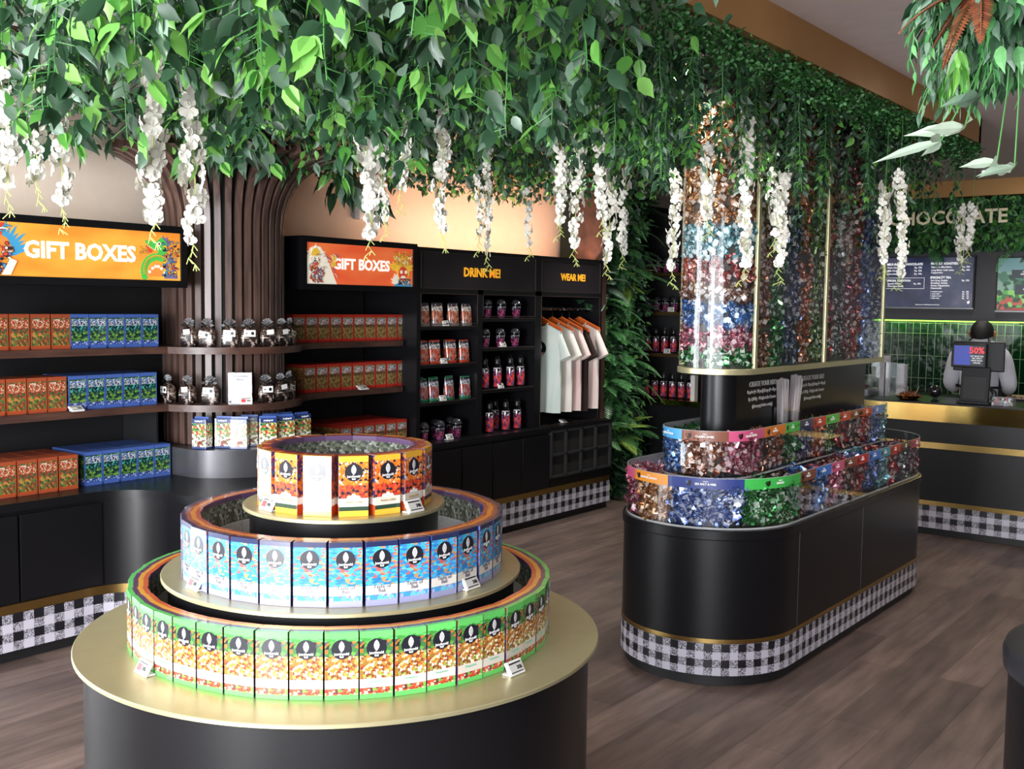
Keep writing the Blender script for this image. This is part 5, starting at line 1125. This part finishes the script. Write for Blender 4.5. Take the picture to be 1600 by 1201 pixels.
# ================================================================== FOLIAGE
def leafmat(name, c1, c2, rough=.38, tr=.25):
    g = G(name); oi = g.n('ShaderNodeObjectInfo'); geo = g.n('ShaderNodeNewGeometry')
    f = g.math('FRACT', g.math('ADD', geo.outputs['Random Per Island'], oi.outputs['Random']))
    c = g.ramp(f, [(0, c1), (1, c2)], 'LINEAR'); g.set(g.b, 'Base Color', c); g.b.inputs['Roughness'].default_value = rough
    tb = g.n('ShaderNodeBsdfTranslucent', {0: c}); mx = g.n('ShaderNodeMixShader', {0: tr, 1: g.b.outputs[0], 2: tb.outputs[0]}); g.t.links.new(mx.outputs[0], g.out.inputs[0])
    return g.done(name)
LD = leafmat('leaf_dark', '1f3a26', '3c6044'); LL = leafmat('leaf_lime', '4c8f3c', '82bd5c', .35, .35); LB = leafmat('leaf_box', '173f1c', '2f6a2c', .4)
LF = leafmat('fern_green', '3f7f48', '74b070', .35, .3); LFL = leafmat('fern_lime', '8fb84a', 'b5d468', .4, .3); LP = leafmat('leaf_pale', '8fa893', 'b9c9b5', .4, .3); LG = leafmat('leaf_grey_green', '56705c', '7f9a86', .38, .2)
STEM = M('vine_stem', '3f7a3a', .5); PET = M('white_petal', 'd9d6cc', .6, sss=0); TIP = M('flower_tip', 'a9b56a', .5)
OF = leafmat('fern_orange', '5f331f', '8a4c2c', .5, .25)
def leaf(b, p, d, L, Wd, m, droop=.2, roll=0):
    """pointed ovate leaf from p along d"""
    d = Vector(d).normalized(); s = d.cross(Vector((0, 0, 1)))
    s = s.normalized() if s.length > .05 else Vector((1, 0, 0)); s = (Matrix.Rotation(roll, 3, d) @ s); n = s.cross(d)
    p = Vector(p); c = lambda t: p+d*L*t-n*(-droop)*L*t*t*-1
    f = Wd*.09
    pts = [p, c(.12)+s*Wd*.30+n*f, c(.12)-s*Wd*.30+n*f, c(.34)+s*Wd*.49+n*f, c(.34), c(.34)-s*Wd*.49+n*f, c(.62)+s*Wd*.40+n*f, c(.62), c(.62)-s*Wd*.40+n*f, c(.85)+s*Wd*.15+n*f*.4, c(.85)-s*Wd*.15+n*f*.4, c(1.06)]
    b.add([tuple(q) for q in pts], [(0, 4, 3, 1), (0, 2, 5, 4), (3, 4, 7, 6), (4, 5, 8, 7), (6, 7, 11, 9), (7, 8, 10, 11)], m)
def vine_mesh(L, ls, seed, dens=1.0, lime=.22, narrow=1.0):
    rnd = random.Random(seed); b = B(); x = y = 0; pts = [(0, 0, 0)]; n = max(3, int(L/.05)); ax, ay = rnd.uniform(-.3, .3), rnd.uniform(-.3, .3)
    for i in range(1, n+1): x += rnd.gauss(0, .006)+ax*.012*(1-i/n); y += rnd.gauss(0, .006)+ay*.012*(1-i/n); pts.append((x, y, -L*i/n))
    b.tube(pts, .0026, 4, 0, .0014)
    k = int(L/(ls*.36)*dens)
    for i in range(k):
        t = (i+.5)/k; j = min(int(t*n), n-1); q = Vector(pts[j]).lerp(Vector(pts[j+1]), t*n-j); a = rnd.uniform(0, 2*PI)
        dr = Vector((cos(a), sin(a), -rnd.uniform(.1, .9))).normalized(); pl = ls*rnd.uniform(.3, 1.1); q2 = q+dr*pl
        b.tube([q, q2], .0013, 3, 0)
        m = 2 if rnd.random() < lime*(1.5 if t > .6 else .7) else (3 if rnd.random() < .16 else 1)
        for r in range(rnd.choice((1, 1, 2, 3))):
            a2 = a+rnd.uniform(-1.2, 1.2); d = Vector((cos(a2)*.7, sin(a2)*.7, -rnd.uniform(.4, 1.5)))
            s_ = ls*rnd.uniform(.7, 1.15); leaf(b, q2, d, s_, s_*.62*narrow, m, rnd.uniform(-.1, .3), rnd.uniform(-1.5, 1.5))
    me = b.mesh('hanging_vine', [STEM, LD, LL, LG]); shade(me, 60); return me
VM = {}
for kind, (ls, dn, nr) in {'big': (.058, 1.5, 1), 'mid': (.046, 1.5, 1), 'small': (.034, 1.4, .75)}.items():
    for Lk in (.3, .45, .6): VM[kind, Lk] = [vine_mesh(Lk, ls, 11*i+int(Lk*100), dn, .24 if kind != 'small' else .15, nr) for i in range(4)]
vr = random.Random(21); vines = [0]
def vine(x, y, L, kind, label, group, ztop=2.66):
    Lk = min((.3, .45, .6), key=lambda q: abs(q-L)); me = vr.choice(VM[kind, Lk]); o = put('hanging_vine', me); o.location = (x, y, ztop); s = vr.uniform(.92, 1.12)
    o.scale = (s, s, L/Lk); o.rotation_euler = (0, 0, vr.uniform(0, 6.28)); tag(o, label, 'vine', group); vines[0] += 1
# zones: (x0,x1,y0,y1,count,Lmin,Lmax,kind,label,group)
ZN = [(-2.9, -1.25, 1.0, 2.3, 80, .38, .62, 'big', 'large leaved vine hanging from the canopy closest to the camera', 'vines nearest the camera'),
      (-3.6, -1.9, 2.3, 3.7, 62, .28, .50, 'mid', 'leafy vine hanging from the canopy above the tiered display', 'vines above the tiered display'),
      (-5.1, -3.2, 1.9, 4.0, 46, .13, .25, 'mid', 'leafy vine hanging from the canopy in front of the slatted column', 'vines by the slatted column'),
      (-4.8, -2.9, 3.8, 6.4, 40, .16, .33, 'small', 'small leaved vine hanging from the canopy before the wall cabinet', 'vines before the wall cabinet'),
      (-2.0, -1.74, 3.1, 6.45, 44, .42, .60, 'small', 'vine hanging along the canopy edge under the gold beam', 'vines under the gold beam'),
      (-2.9, -2.2, 3.7, 4.4, 14, .30, .46, 'mid', 'leafy vine hanging left of the candy tower top', 'vines left of the candy tower')]
for x0, x1, y0, y1, n, L0, L1, kind, lb, gr in ZN:
    for i in range(n): vine(vr.uniform(x0, x1), vr.uniform(y0, y1), vr.uniform(L0, L1), kind, lb, gr)
# dense leaf mass right under the lattice
def mass(name, label, boxes, ls, mats, mi, seed):
    rnd = random.Random(seed); b = B()
    for (x0, x1, y0, y1, z0, z1, n) in boxes:
        for _ in range(n):
            p = (rnd.uniform(x0, x1), rnd.uniform(y0, y1), rnd.uniform(z0, z1)); a = rnd.uniform(0, 6.28)
            s = ls*rnd.uniform(.7, 1.2); leaf(b, p, (cos(a), sin(a), -rnd.uniform(.1, 1.4)), s, s*.6, rnd.choice(mi), .2, rnd.uniform(-1.5, 1.5))
    o = b.build(name, mats); o['kind'] = 'stuff'; tag(o, label, 'foliage'); return o
LT = thing('canopy_lattice', 'dark timber lattice under the ceiling that carries the hanging foliage', 'lattice', (0, 0, 0))
for i in range(8): B().box(-5.1+.46*i, -5.08+.46*i, 1.0, 6.5, 2.685, 2.71).build('batten', WOOD, LT)
for i in range(12): B().box(-5.15, -1.74, 1.05+.49*i, 1.07+.49*i, 2.71, 2.735).build('batten', WOOD, LT)
mass('canopy_foliage', 'dense mass of small green leaves filling the canopy under the ceiling', [(-5.15, -1.75, 1.2, 6.5, 2.42, 2.70, 5200), (-3.4, -1.2, .9, 2.6, 2.35, 2.72, 1500), (-4.9, -2.9, 4.0, 6.4, 2.38, 2.6, 2200)], .05, [LD, LL, LG], [0, 0, 0, 1, 2], 5)
def hedge():
    rnd = random.Random(8); b = B()
    for _ in range(7000):
        y = rnd.uniform(2.6, 6.56); x = -1.72+rnd.uniform(-.10, .05); z = 2.60-abs(rnd.gauss(0, .055)); a = rnd.uniform(0, 6.28); s = .017*rnd.uniform(.7, 1.3)
        leaf(b, (x, y, z), (cos(a), sin(a), rnd.uniform(-1, .6)), s, s*.7, rnd.choice((0, 0, 1)), .1, rnd.uniform(-1.5, 1.5))
    for _ in range(2200):
        y = 6.5+rnd.uniform(-.06, .05); x = rnd.uniform(-3.2, -1.68); z = 2.60-abs(rnd.gauss(0, .06)); a = rnd.uniform(0, 6.28); s = .017*rnd.uniform(.7, 1.3)
        leaf(b, (x, y, z), (cos(a), sin(a), rnd.uniform(-1, .6)), s, s*.7, rnd.choice((0, 0, 1)), .1, rnd.uniform(-1.5, 1.5))
    o = b.build('boxwood_edging', [LB, LF]); o['kind'] = 'stuff'; tag(o, 'dense boxwood leaf edging clipped along the underside of the gold beam', 'foliage')
hedge()
# white wisteria strands
def wisteria(L, w, seed):
    rnd = random.Random(seed); t = put('flower_strand', None); x = y = 0; pts = []; n = int(L/.03)+2
    for i in range(n+1): pts.append((x, y, -L*i/n)); x += rnd.gauss(0, .0035); y += rnd.gauss(0, .0035)
    tail = [pts[-1]]+[(x+.006*k*rnd.choice((-1, 1)), y, -L-.018*k) for k in range(1, 5)]
    b = B(); b.tube(pts, .002, 4, 0)
    b.build('stem', TIP, t)
    b = B(); b.tube(tail, .0016, 4, 0)
    for k in range(1, 5):
        for s_ in (-1, 1): b.tube([tail[k-1], (tail[k-1][0]+s_*.014, tail[k-1][1]+.004, tail[k-1][2]-.016)], .0015, 4, 0); 
    b.build('bud_tail', TIP, t)
    b = B(); k = int(L*(95+1600*(w-.017)))
    for i in range(k):
        tt = i/k; j = min(int(tt*n), n-1); q = Vector(pts[j]); rr = w*(1 if tt < .7 else 1-(tt-.7)*1.9)*rnd.uniform(.25, 1); a = rnd.uniform(0, 6.28)
        c = q+Vector((rr*cos(a), rr*sin(a), rnd.uniform(-.012, .012))); out = Vector((cos(a), sin(a), rnd.uniform(-.5, .3))).normalized()
        u = out.cross(Vector((0, 0, 1))).normalized(); v = u.cross(out)
        for pa in (0, 1.9, 2*PI-1.9, PI*.97):
            s_ = .0175*rnd.uniform(.8, 1.2)*(w/.026)**.5; d = (u*cos(pa+1.57)+v*sin(pa+1.57)); sd = out.cross(d)
            b.add([tuple(z_) for z_ in (c, c+d*s_*.5+sd*s_*.55+out*s_*.25, c+d*s_*1.05+sd*s_*.4+out*s_*.1, c+d*s_*1.2, c+d*s_*1.05-sd*s_*.4+out*s_*.1, c+d*s_*.5-sd*s_*.55+out*s_*.25)], [(0, 1, 2, 3), (0, 3, 4, 5)], 0)
    b.build('blossoms', PET, t, smooth=60)
    return t
FL = [(-2.81, 1.42, 2.25, 1.93, 'leftmost white flower strand, cut by the picture edge'), (-2.93, 1.58, 2.36, 1.96, 'second white flower strand from the left, over the orange sign'), (-2.88, 1.62, 2.25, 1.90, 'third white flower strand from the left, over the orange sign'),
 (-2.49, 1.66, 2.33, 1.85, 'thick long white flower strand left of the slatted column'), (-2.5, 1.78, 2.26, 1.80, 'thick white flower strand hanging lowest, against the slatted column'), (-2.63, 2.57, 2.18, 1.86, 'white flower strand above the red lit sign, thicker one'),
 (-3.01, 3.04, 2.31, 1.96, 'thin white flower strand right behind the one above the red sign'), (-2.54, 2.66, 2.55, 2.02, 'white flower strand starting highest, ending above the red sign'), (-2.58, 2.88, 2.50, 1.90, 'white flower strand above the right end of the red sign'),
 (-3.23, 3.88, 2.23, 1.94, 'thin white flower strand left of the DRINK ME! lettering'), (-3.19, 3.91, 2.38, 1.87, 'thin white flower strand ending just above DRINK ME!'), (-3.29, 4.34, 2.22, 1.94, 'short thin white flower strand right of DRINK ME!'),
 (-2.59, 3.64, 2.54, 1.98, 'long white flower strand above the divider of the wall cabinet'), (-2.52, 3.68, 2.46, 1.88, 'white flower strand ending above WEAR ME!'), (-2.4, 3.65, 2.49, 2.00, 'white flower strand at the right end of the wall cabinet'),
 (-2.74, 4.26, 2.23, 1.84, 'white flower strand in front of the brown pillar'), (-3.0, 4.82, 2.35, 1.91, 'white flower strand in front of the plant wall'), (-2.5, 4.44, 2.28, 1.80, 'white flower strand between plant wall and candy tower'),
 (-2.0, 3.83, 2.28, 1.98, 'short white flower strand at the left of the candy tower'), (-1.84, 3.82, 2.36, 1.80, 'long white flower strand down the rounded end of the candy tower'), (-1.96, 4.36, 2.22, 1.94, 'short white flower strand right of the near gold post'),
 (-1.92, 4.38, 2.22, 1.82, 'longer white flower strand right of the near gold post'), (-1.75, 5.15, 2.24, 1.86, 'left strand of the white flower pair at the far end of the tower'), (-1.7, 5.2, 2.30, 1.81, 'right strand of the white flower pair at the far end of the tower'),
 (-1.77, 6.53, 2.24, 1.93, 'white flower strand before the blue menu screen, left one'), (-1.71, 6.53, 2.26, 1.99, 'white flower strand before the blue menu screen, right one')]
for i, (x, y, zt, zb, lb) in enumerate(FL):
    thin = 'thin' in lb; t = wisteria(zt-zb, .019 if thin else (.036 if 'thick' in lb else .029), i+40); t.location = (x, y, zt); tag(t, lb, 'flower strand', 'white flower strands')
    B().tube([(0, 0, 0), (.004, .003, (2.70-zt)*.5), (0, 0, 2.70-zt)], .0016, 4).build('hanging_stem', STEM, t)

# ferns and broad leaves of the plant wall
def frond(b, p, d, L, wd, n, m, droop=1.0, lw=.012):
    d = Vector(d).normalized(); p = Vector(p); pts = [p]; v = d.copy(); N = 10
    for i in range(N): v = (v+Vector((0, 0, -.11*droop))).normalized(); pts.append(pts[-1]+v*L/N)
    b.tube(pts, .0018, 3, m)
    for i in range(n):
        t = .12+.88*i/n; j = min(int(t*N), N-1); q = pts[j].lerp(pts[j+1], t*N-j); tg = (pts[j+1]-pts[j]).normalized(); s = tg.cross(Vector((0, 0, 1)))
        s = s.normalized() if s.length > .05 else Vector((0, 1, 0)); l = wd*sin(PI*min(1, (t*.9+.1)))**.6*(1.15-t*.6)
        for sg in (-1, 1):
            e = q+(s*sg*.85+tg*.45).normalized()*l+Vector((0, 0, -.12*l)); m2 = q.lerp(e, .45); w_ = tg*lw*.5
            b.add([tuple(q), tuple(m2+w_), tuple(e), tuple(m2-w_)], [(0, 1, 2, 3)], m)
FRN = []
def fern_mesh(seed, L, nf, mi, wd=.07, droop=1.0, lw=.012, up=.5, half=True):
    rnd = random.Random(seed); b = B()
    for i in range(nf):
        a = (rnd.uniform(-1.25, 1.25) if half else rnd.uniform(0, 6.28)); frond(b, (0, 0, 0), (cos(a), sin(a), up+rnd.uniform(-.7, .7)), L*rnd.uniform(.75, 1.15), wd, 22, mi, droop, lw)
    return b.mesh('wall_fern', [LF, LFL, LD, LG, OF])
FM = [fern_mesh(1, .36, 12, 0, .08), fern_mesh(2, .32, 10, 2, .095, .8, .016), fern_mesh(3, .40, 12, 0, .095, 1.2, .011), fern_mesh(4, .34, 12, 3, .11, .9, .02), fern_mesh(5, .34, 13, 1, .085, .9, .014)]
def broad_mesh(seed, L, n, mi):
    rnd = random.Random(seed); b = B()
    for i in range(n):
        a = rnd.uniform(-1.4, 1.4); d = Vector((cos(a), sin(a), rnd.uniform(-.6, .9))); q = d.normalized()*rnd.uniform(.03, .12); b.tube([(0, 0, 0), tuple(q)], .002, 3, 0); s = L*rnd.uniform(.7, 1.2)
        leaf(b, q, d+Vector((0, 0, -.6)), s, s*.5, rnd.choice(mi), .35, rnd.uniform(-.6, .6))
    return b.mesh('broad_leaf_plant', [STEM, LF, LD, LG, LL])
BM = [broad_mesh(1, .13, 16, [1, 2]), broad_mesh(2, .10, 20, [1, 2, 4]), broad_mesh(3, .15, 12, [2, 3])]
pw = thing('plant_wall_backing', 'dark planted panel rising from floor to canopy right of the wall cabinet', 'plant wall', (0, 0, 0)); B().box(-5.2, -4.94, 7.34, 8.15, 0, 2.7).build('backing', M('moss_backing', '0f1a10', .95, bump=.8, bs=30), pw)
fr = random.Random(31); k = 0
for iz in range(12):
    for iy in range(4):
        z = .12+.215*iz+fr.uniform(-.05, .05); y = 7.50+.17*iy+fr.uniform(-.04, .05); i = fr.choice((0, 1, 2, 2, 3, 0)); me = FM[i]
        if (iz, iy) in ((2, 1), (2, 2), (4, 2), (8, 1), (8, 2), (9, 0), (3, 0)): me = FM[4]; i = 4
        if (iz+iy) % 3 == 0: me = fr.choice(BM); o = put('broad_leaf_plant', me); nm = 'broad leaved plant'
        else: o = put('wall_fern', me); nm = 'lime green fern' if i == 4 else ('silvery fern' if i == 3 else 'dark green fern')
        o.location = (-4.94, y, z); o.rotation_euler = (fr.uniform(-.3, .3), 0, -.35+fr.uniform(-.5, .4)); s = fr.uniform(.8, 1.15); o.scale = (s, s, s)
        hgt = ['by the floor', 'low', 'below the bench top height', 'at bench height', 'above bench height', 'at mid height', 'beside the T-shirts', 'level with the hangers', 'level with WEAR ME!', 'above the cabinet top', 'near the canopy', 'under the ceiling'][iz]
        tag(o, f'{nm} on the plant wall {hgt}, {["nearest the cabinet", "left of centre", "right of centre", "at the outer edge"][iy]}', 'plant')
mass('plant_wall_leaves', 'small mixed leaves filling the plant wall between the ferns', [(-4.95, -4.78, 7.34, 8.15, .05, 2.65, 2600)], .055, [LF, LD, LL, LG], [0, 1, 1, 0, 1, 3, 2], 17)
# leaves in front of the fascia band above the menu
mass('fascia_leaves', 'band of dark leaves growing around the gold letters above the menu', [(-3.5, -1.2, 9.75, 9.9, 2.2, 2.40, 2600), (-3.5, -1.2, 9.74, 9.9, 2.42, 2.62, 2000), (-3.5, -1.2, 9.64, 9.74, 2.2, 2.34, 900), (-3.5, -1.2, 9.64, 9.74, 2.56, 2.62, 500), (-1.2, 2.8, 9.7, 9.9, 2.2, 2.62, 1500)], .075, [LD, LF, LL], [0, 0, 1, 1, 2], 19)
for i, (x, z, mi) in enumerate(((-2.95, 2.22, 0), (-2.15, 2.26, 2), (-1.75, 2.35, 0), (-2.62, 2.24, 1), (-1.95, 2.22, 3), (-3.2, 2.3, 2))):
    o = put('wall_fern', FM[mi]); o.location = (x, 9.86, z); o.rotation_euler = (0, 0, -PI/2); tag(o, 'fern hanging over the menu fascia ' + ['above the blue screen left half', 'under the gold letters', 'at the right above the jungle screen', 'above the blue screen right half', 'between the two screens', 'beside the candy tower'][i], 'plant')
t = put('red_bloom', None, None, (-2.50, 9.80, 2.27)); b = B()
for i in range(9): leaf(b, (0, 0, 0), (cos(i*.7), -.5, sin(i*.7)), .07, .03, 0, .2, i)
b.build('petals', leafmat('bloom_red', '8f1f22', 'b5303a', .5), t); tag(t, 'small red flower among the leaves above the blue menu screen', 'flower')
# broad leaves below the canopy near the column and the wall
for i, (x, y, z, mi, s) in enumerate(((-4.45, 3.45, 2.42, 2, .9), (-4.5, 3.75, 2.42, 0, .9), (-4.55, 3.2, 2.42, 1, 1.2), (-4.9, 2.7, 2.48, 0, 1.2), (-4.8, 4.55, 2.38, 2, 1.1), (-4.9, 4.9, 2.33, 0, 1.0), (-5.0, 2.3, 2.5, 2, 1.1), (-4.6, 4.2, 2.42, 1, 1.2))):
    o = put('broad_leaf_plant', BM[mi]); o.location = (x, y, z); o.rotation_euler = (0, .6, -.7+i); o.scale = (s, s, s)
    tag(o, 'broad leaved plant under the canopy ' + ['in front of the slatted column', 'at the right of the slatted column top', 'at the left of the slatted column top', 'over the cream wall above the orange sign', 'over the cream wall right of the column', 'beside the white wall fitting', 'at the left picture edge above the sign', 'behind the slatted column flare'][i], 'plant')
# hanging arrangement at the top right, near the camera
def at(x, y, z): return (x, y, z)
hp = thing('hanging_planter', 'dark hanging ball of foliage near the camera at the upper right corner', 'planter', (-.60, 2.42, 2.29))
b = B(); rnd = random.Random(77)
for _ in range(800):
    u = Vector((rnd.gauss(0, 1), rnd.gauss(0, 1), rnd.gauss(0, 1))).normalized()*rnd.uniform(.07, .17); s = rnd.uniform(.035, .06); leaf(b, tuple(u), tuple(u.normalized()+Vector((0, 0, -.8))), s, s*.5, rnd.choice((0, 0, 1, 2)), .3, rnd.uniform(-1, 1))
b.build('foliage_ball', [LD, LF, LG], hp); B().tube([(0, 0, .1), (0, 0, .39)], .004, 6).build('cord', INK, hp)
b = B(); b.lathe([(.02, -.08), (.08, -.04), (.09, .06), (.085, .07)], 20); b.build('basket', BLACKM, hp)
def strand(name, label, base, n, seed, mi, ls, L, mats, nar=.35):
    rnd = random.Random(seed); b = B()
    for _ in range(n):
        x0, y0 = rnd.uniform(-.04, .04), rnd.uniform(-.04, .04); l = L*rnd.uniform(.6, 1.1); pts = [(x0, y0, 0)]
        for i in range(1, 6): pts.append((x0+rnd.gauss(0, .008), y0+rnd.gauss(0, .008), -l*i/5))
        b.tube(pts, .0012, 3, 0)
        for i in range(16):
            q = Vector(pts[min(i//3, 5)]).lerp(Vector(pts[min(i//3+1, 5)]), (i % 3)/3); a = rnd.uniform(0, 6.28); s = ls*rnd.uniform(.7, 1.2); leaf(b, q, (cos(a)*.6, sin(a)*.6, -1), s, s*nar, rnd.choice(mi), .2, rnd.uniform(-1, 1))
    o = b.build(name, mats); o.location = base; tag(o, label, 'plant'); return o
strand('trailing_plant', 'fine leaved bright green trailing plant at the left of the upper right cluster', (-.69, 2.32, 2.34), 16, 5, [1, 2, 3], .032, .26, [STEM, LF, LD, LG])
strand('trailing_plant', 'fine leaved green trailing plant in the middle of the upper right cluster', (-.62, 2.36, 2.33), 16, 6, [1, 2], .036, .24, [STEM, LF, LD])
b = B(); 
for a, u, l in ((2.7, .25, .20), (3.6, .0, .18), (4.3, -.9, .2), (5.0, -.6, .17), (3.1, -.5, .14)): frond(b, (0, 0, 0), (cos(a), sin(a), u), l, .03, 24, 4, .9, .008)
o = b.build('orange_fern', [LF, LFL, LD, LG, OF]); o.location = (-.60, 2.28, 2.29); tag(o, 'rusty orange fern fronds in the cluster at the upper right corner', 'plant')
def pale(label, base, tip, nl, L, seed, wd=.25, mats=LP):
    rnd = random.Random(seed); t = put('pale_leaf_spray', None, None, base); tip = Vector(tip)-Vector(base)
    B().tube([(0, 0, 0), tuple(tip*.5+Vector((.004, 0, 0))), tuple(tip)], .0016, 5).build('stem', STEM, t); b = B()
    for i in range(nl): a = 2.2+i*1.35/max(nl-1, 1)*2+rnd.uniform(-.2, .2); leaf(b, tip, (cos(a), sin(a), rnd.uniform(-.25, .1)), L*rnd.uniform(.9, 1.25), L*wd*1.25, 0, .1, rnd.choice((-1, 1))*rnd.uniform(.6, 1.2))
    b.build('leaves', mats, t); tag(t, label, 'plant')
pale('pale green leaf spray reaching left below the upper right cluster', (-.60, 2.34, 2.24), (-.625, 2.30, 2.02), 4, .10, 2)
pale('long narrow pale leaf spray, lowest at the left below the cluster', (-.58, 2.34, 2.22), (-.665, 2.28, 1.995), 3, .11, 3, .16)
pale('silvery leaf spray below the middle of the upper right cluster', (-.57, 2.36, 2.22), (-.60, 2.30, 2.08), 5, .075, 4, .4, LG)
pale('pale leaf spray on a long stem at the right edge, lowest', (-.55, 2.38, 2.22), (-.545, 2.38, 1.945), 4, .075, 5, .34)
pale('pale leaf spray on a stem with a folded leaf, right of centre', (-.56, 2.37, 2.22), (-.575, 2.36, 1.955), 3, .055, 6, .4)
strand('striped_leaf_plant', 'lime striped drooping leaf cluster under the upper right foliage', (-.66, 2.30, 2.18), 3, 8, [1, 2], .07, .08, [STEM, LL, LP], .3)
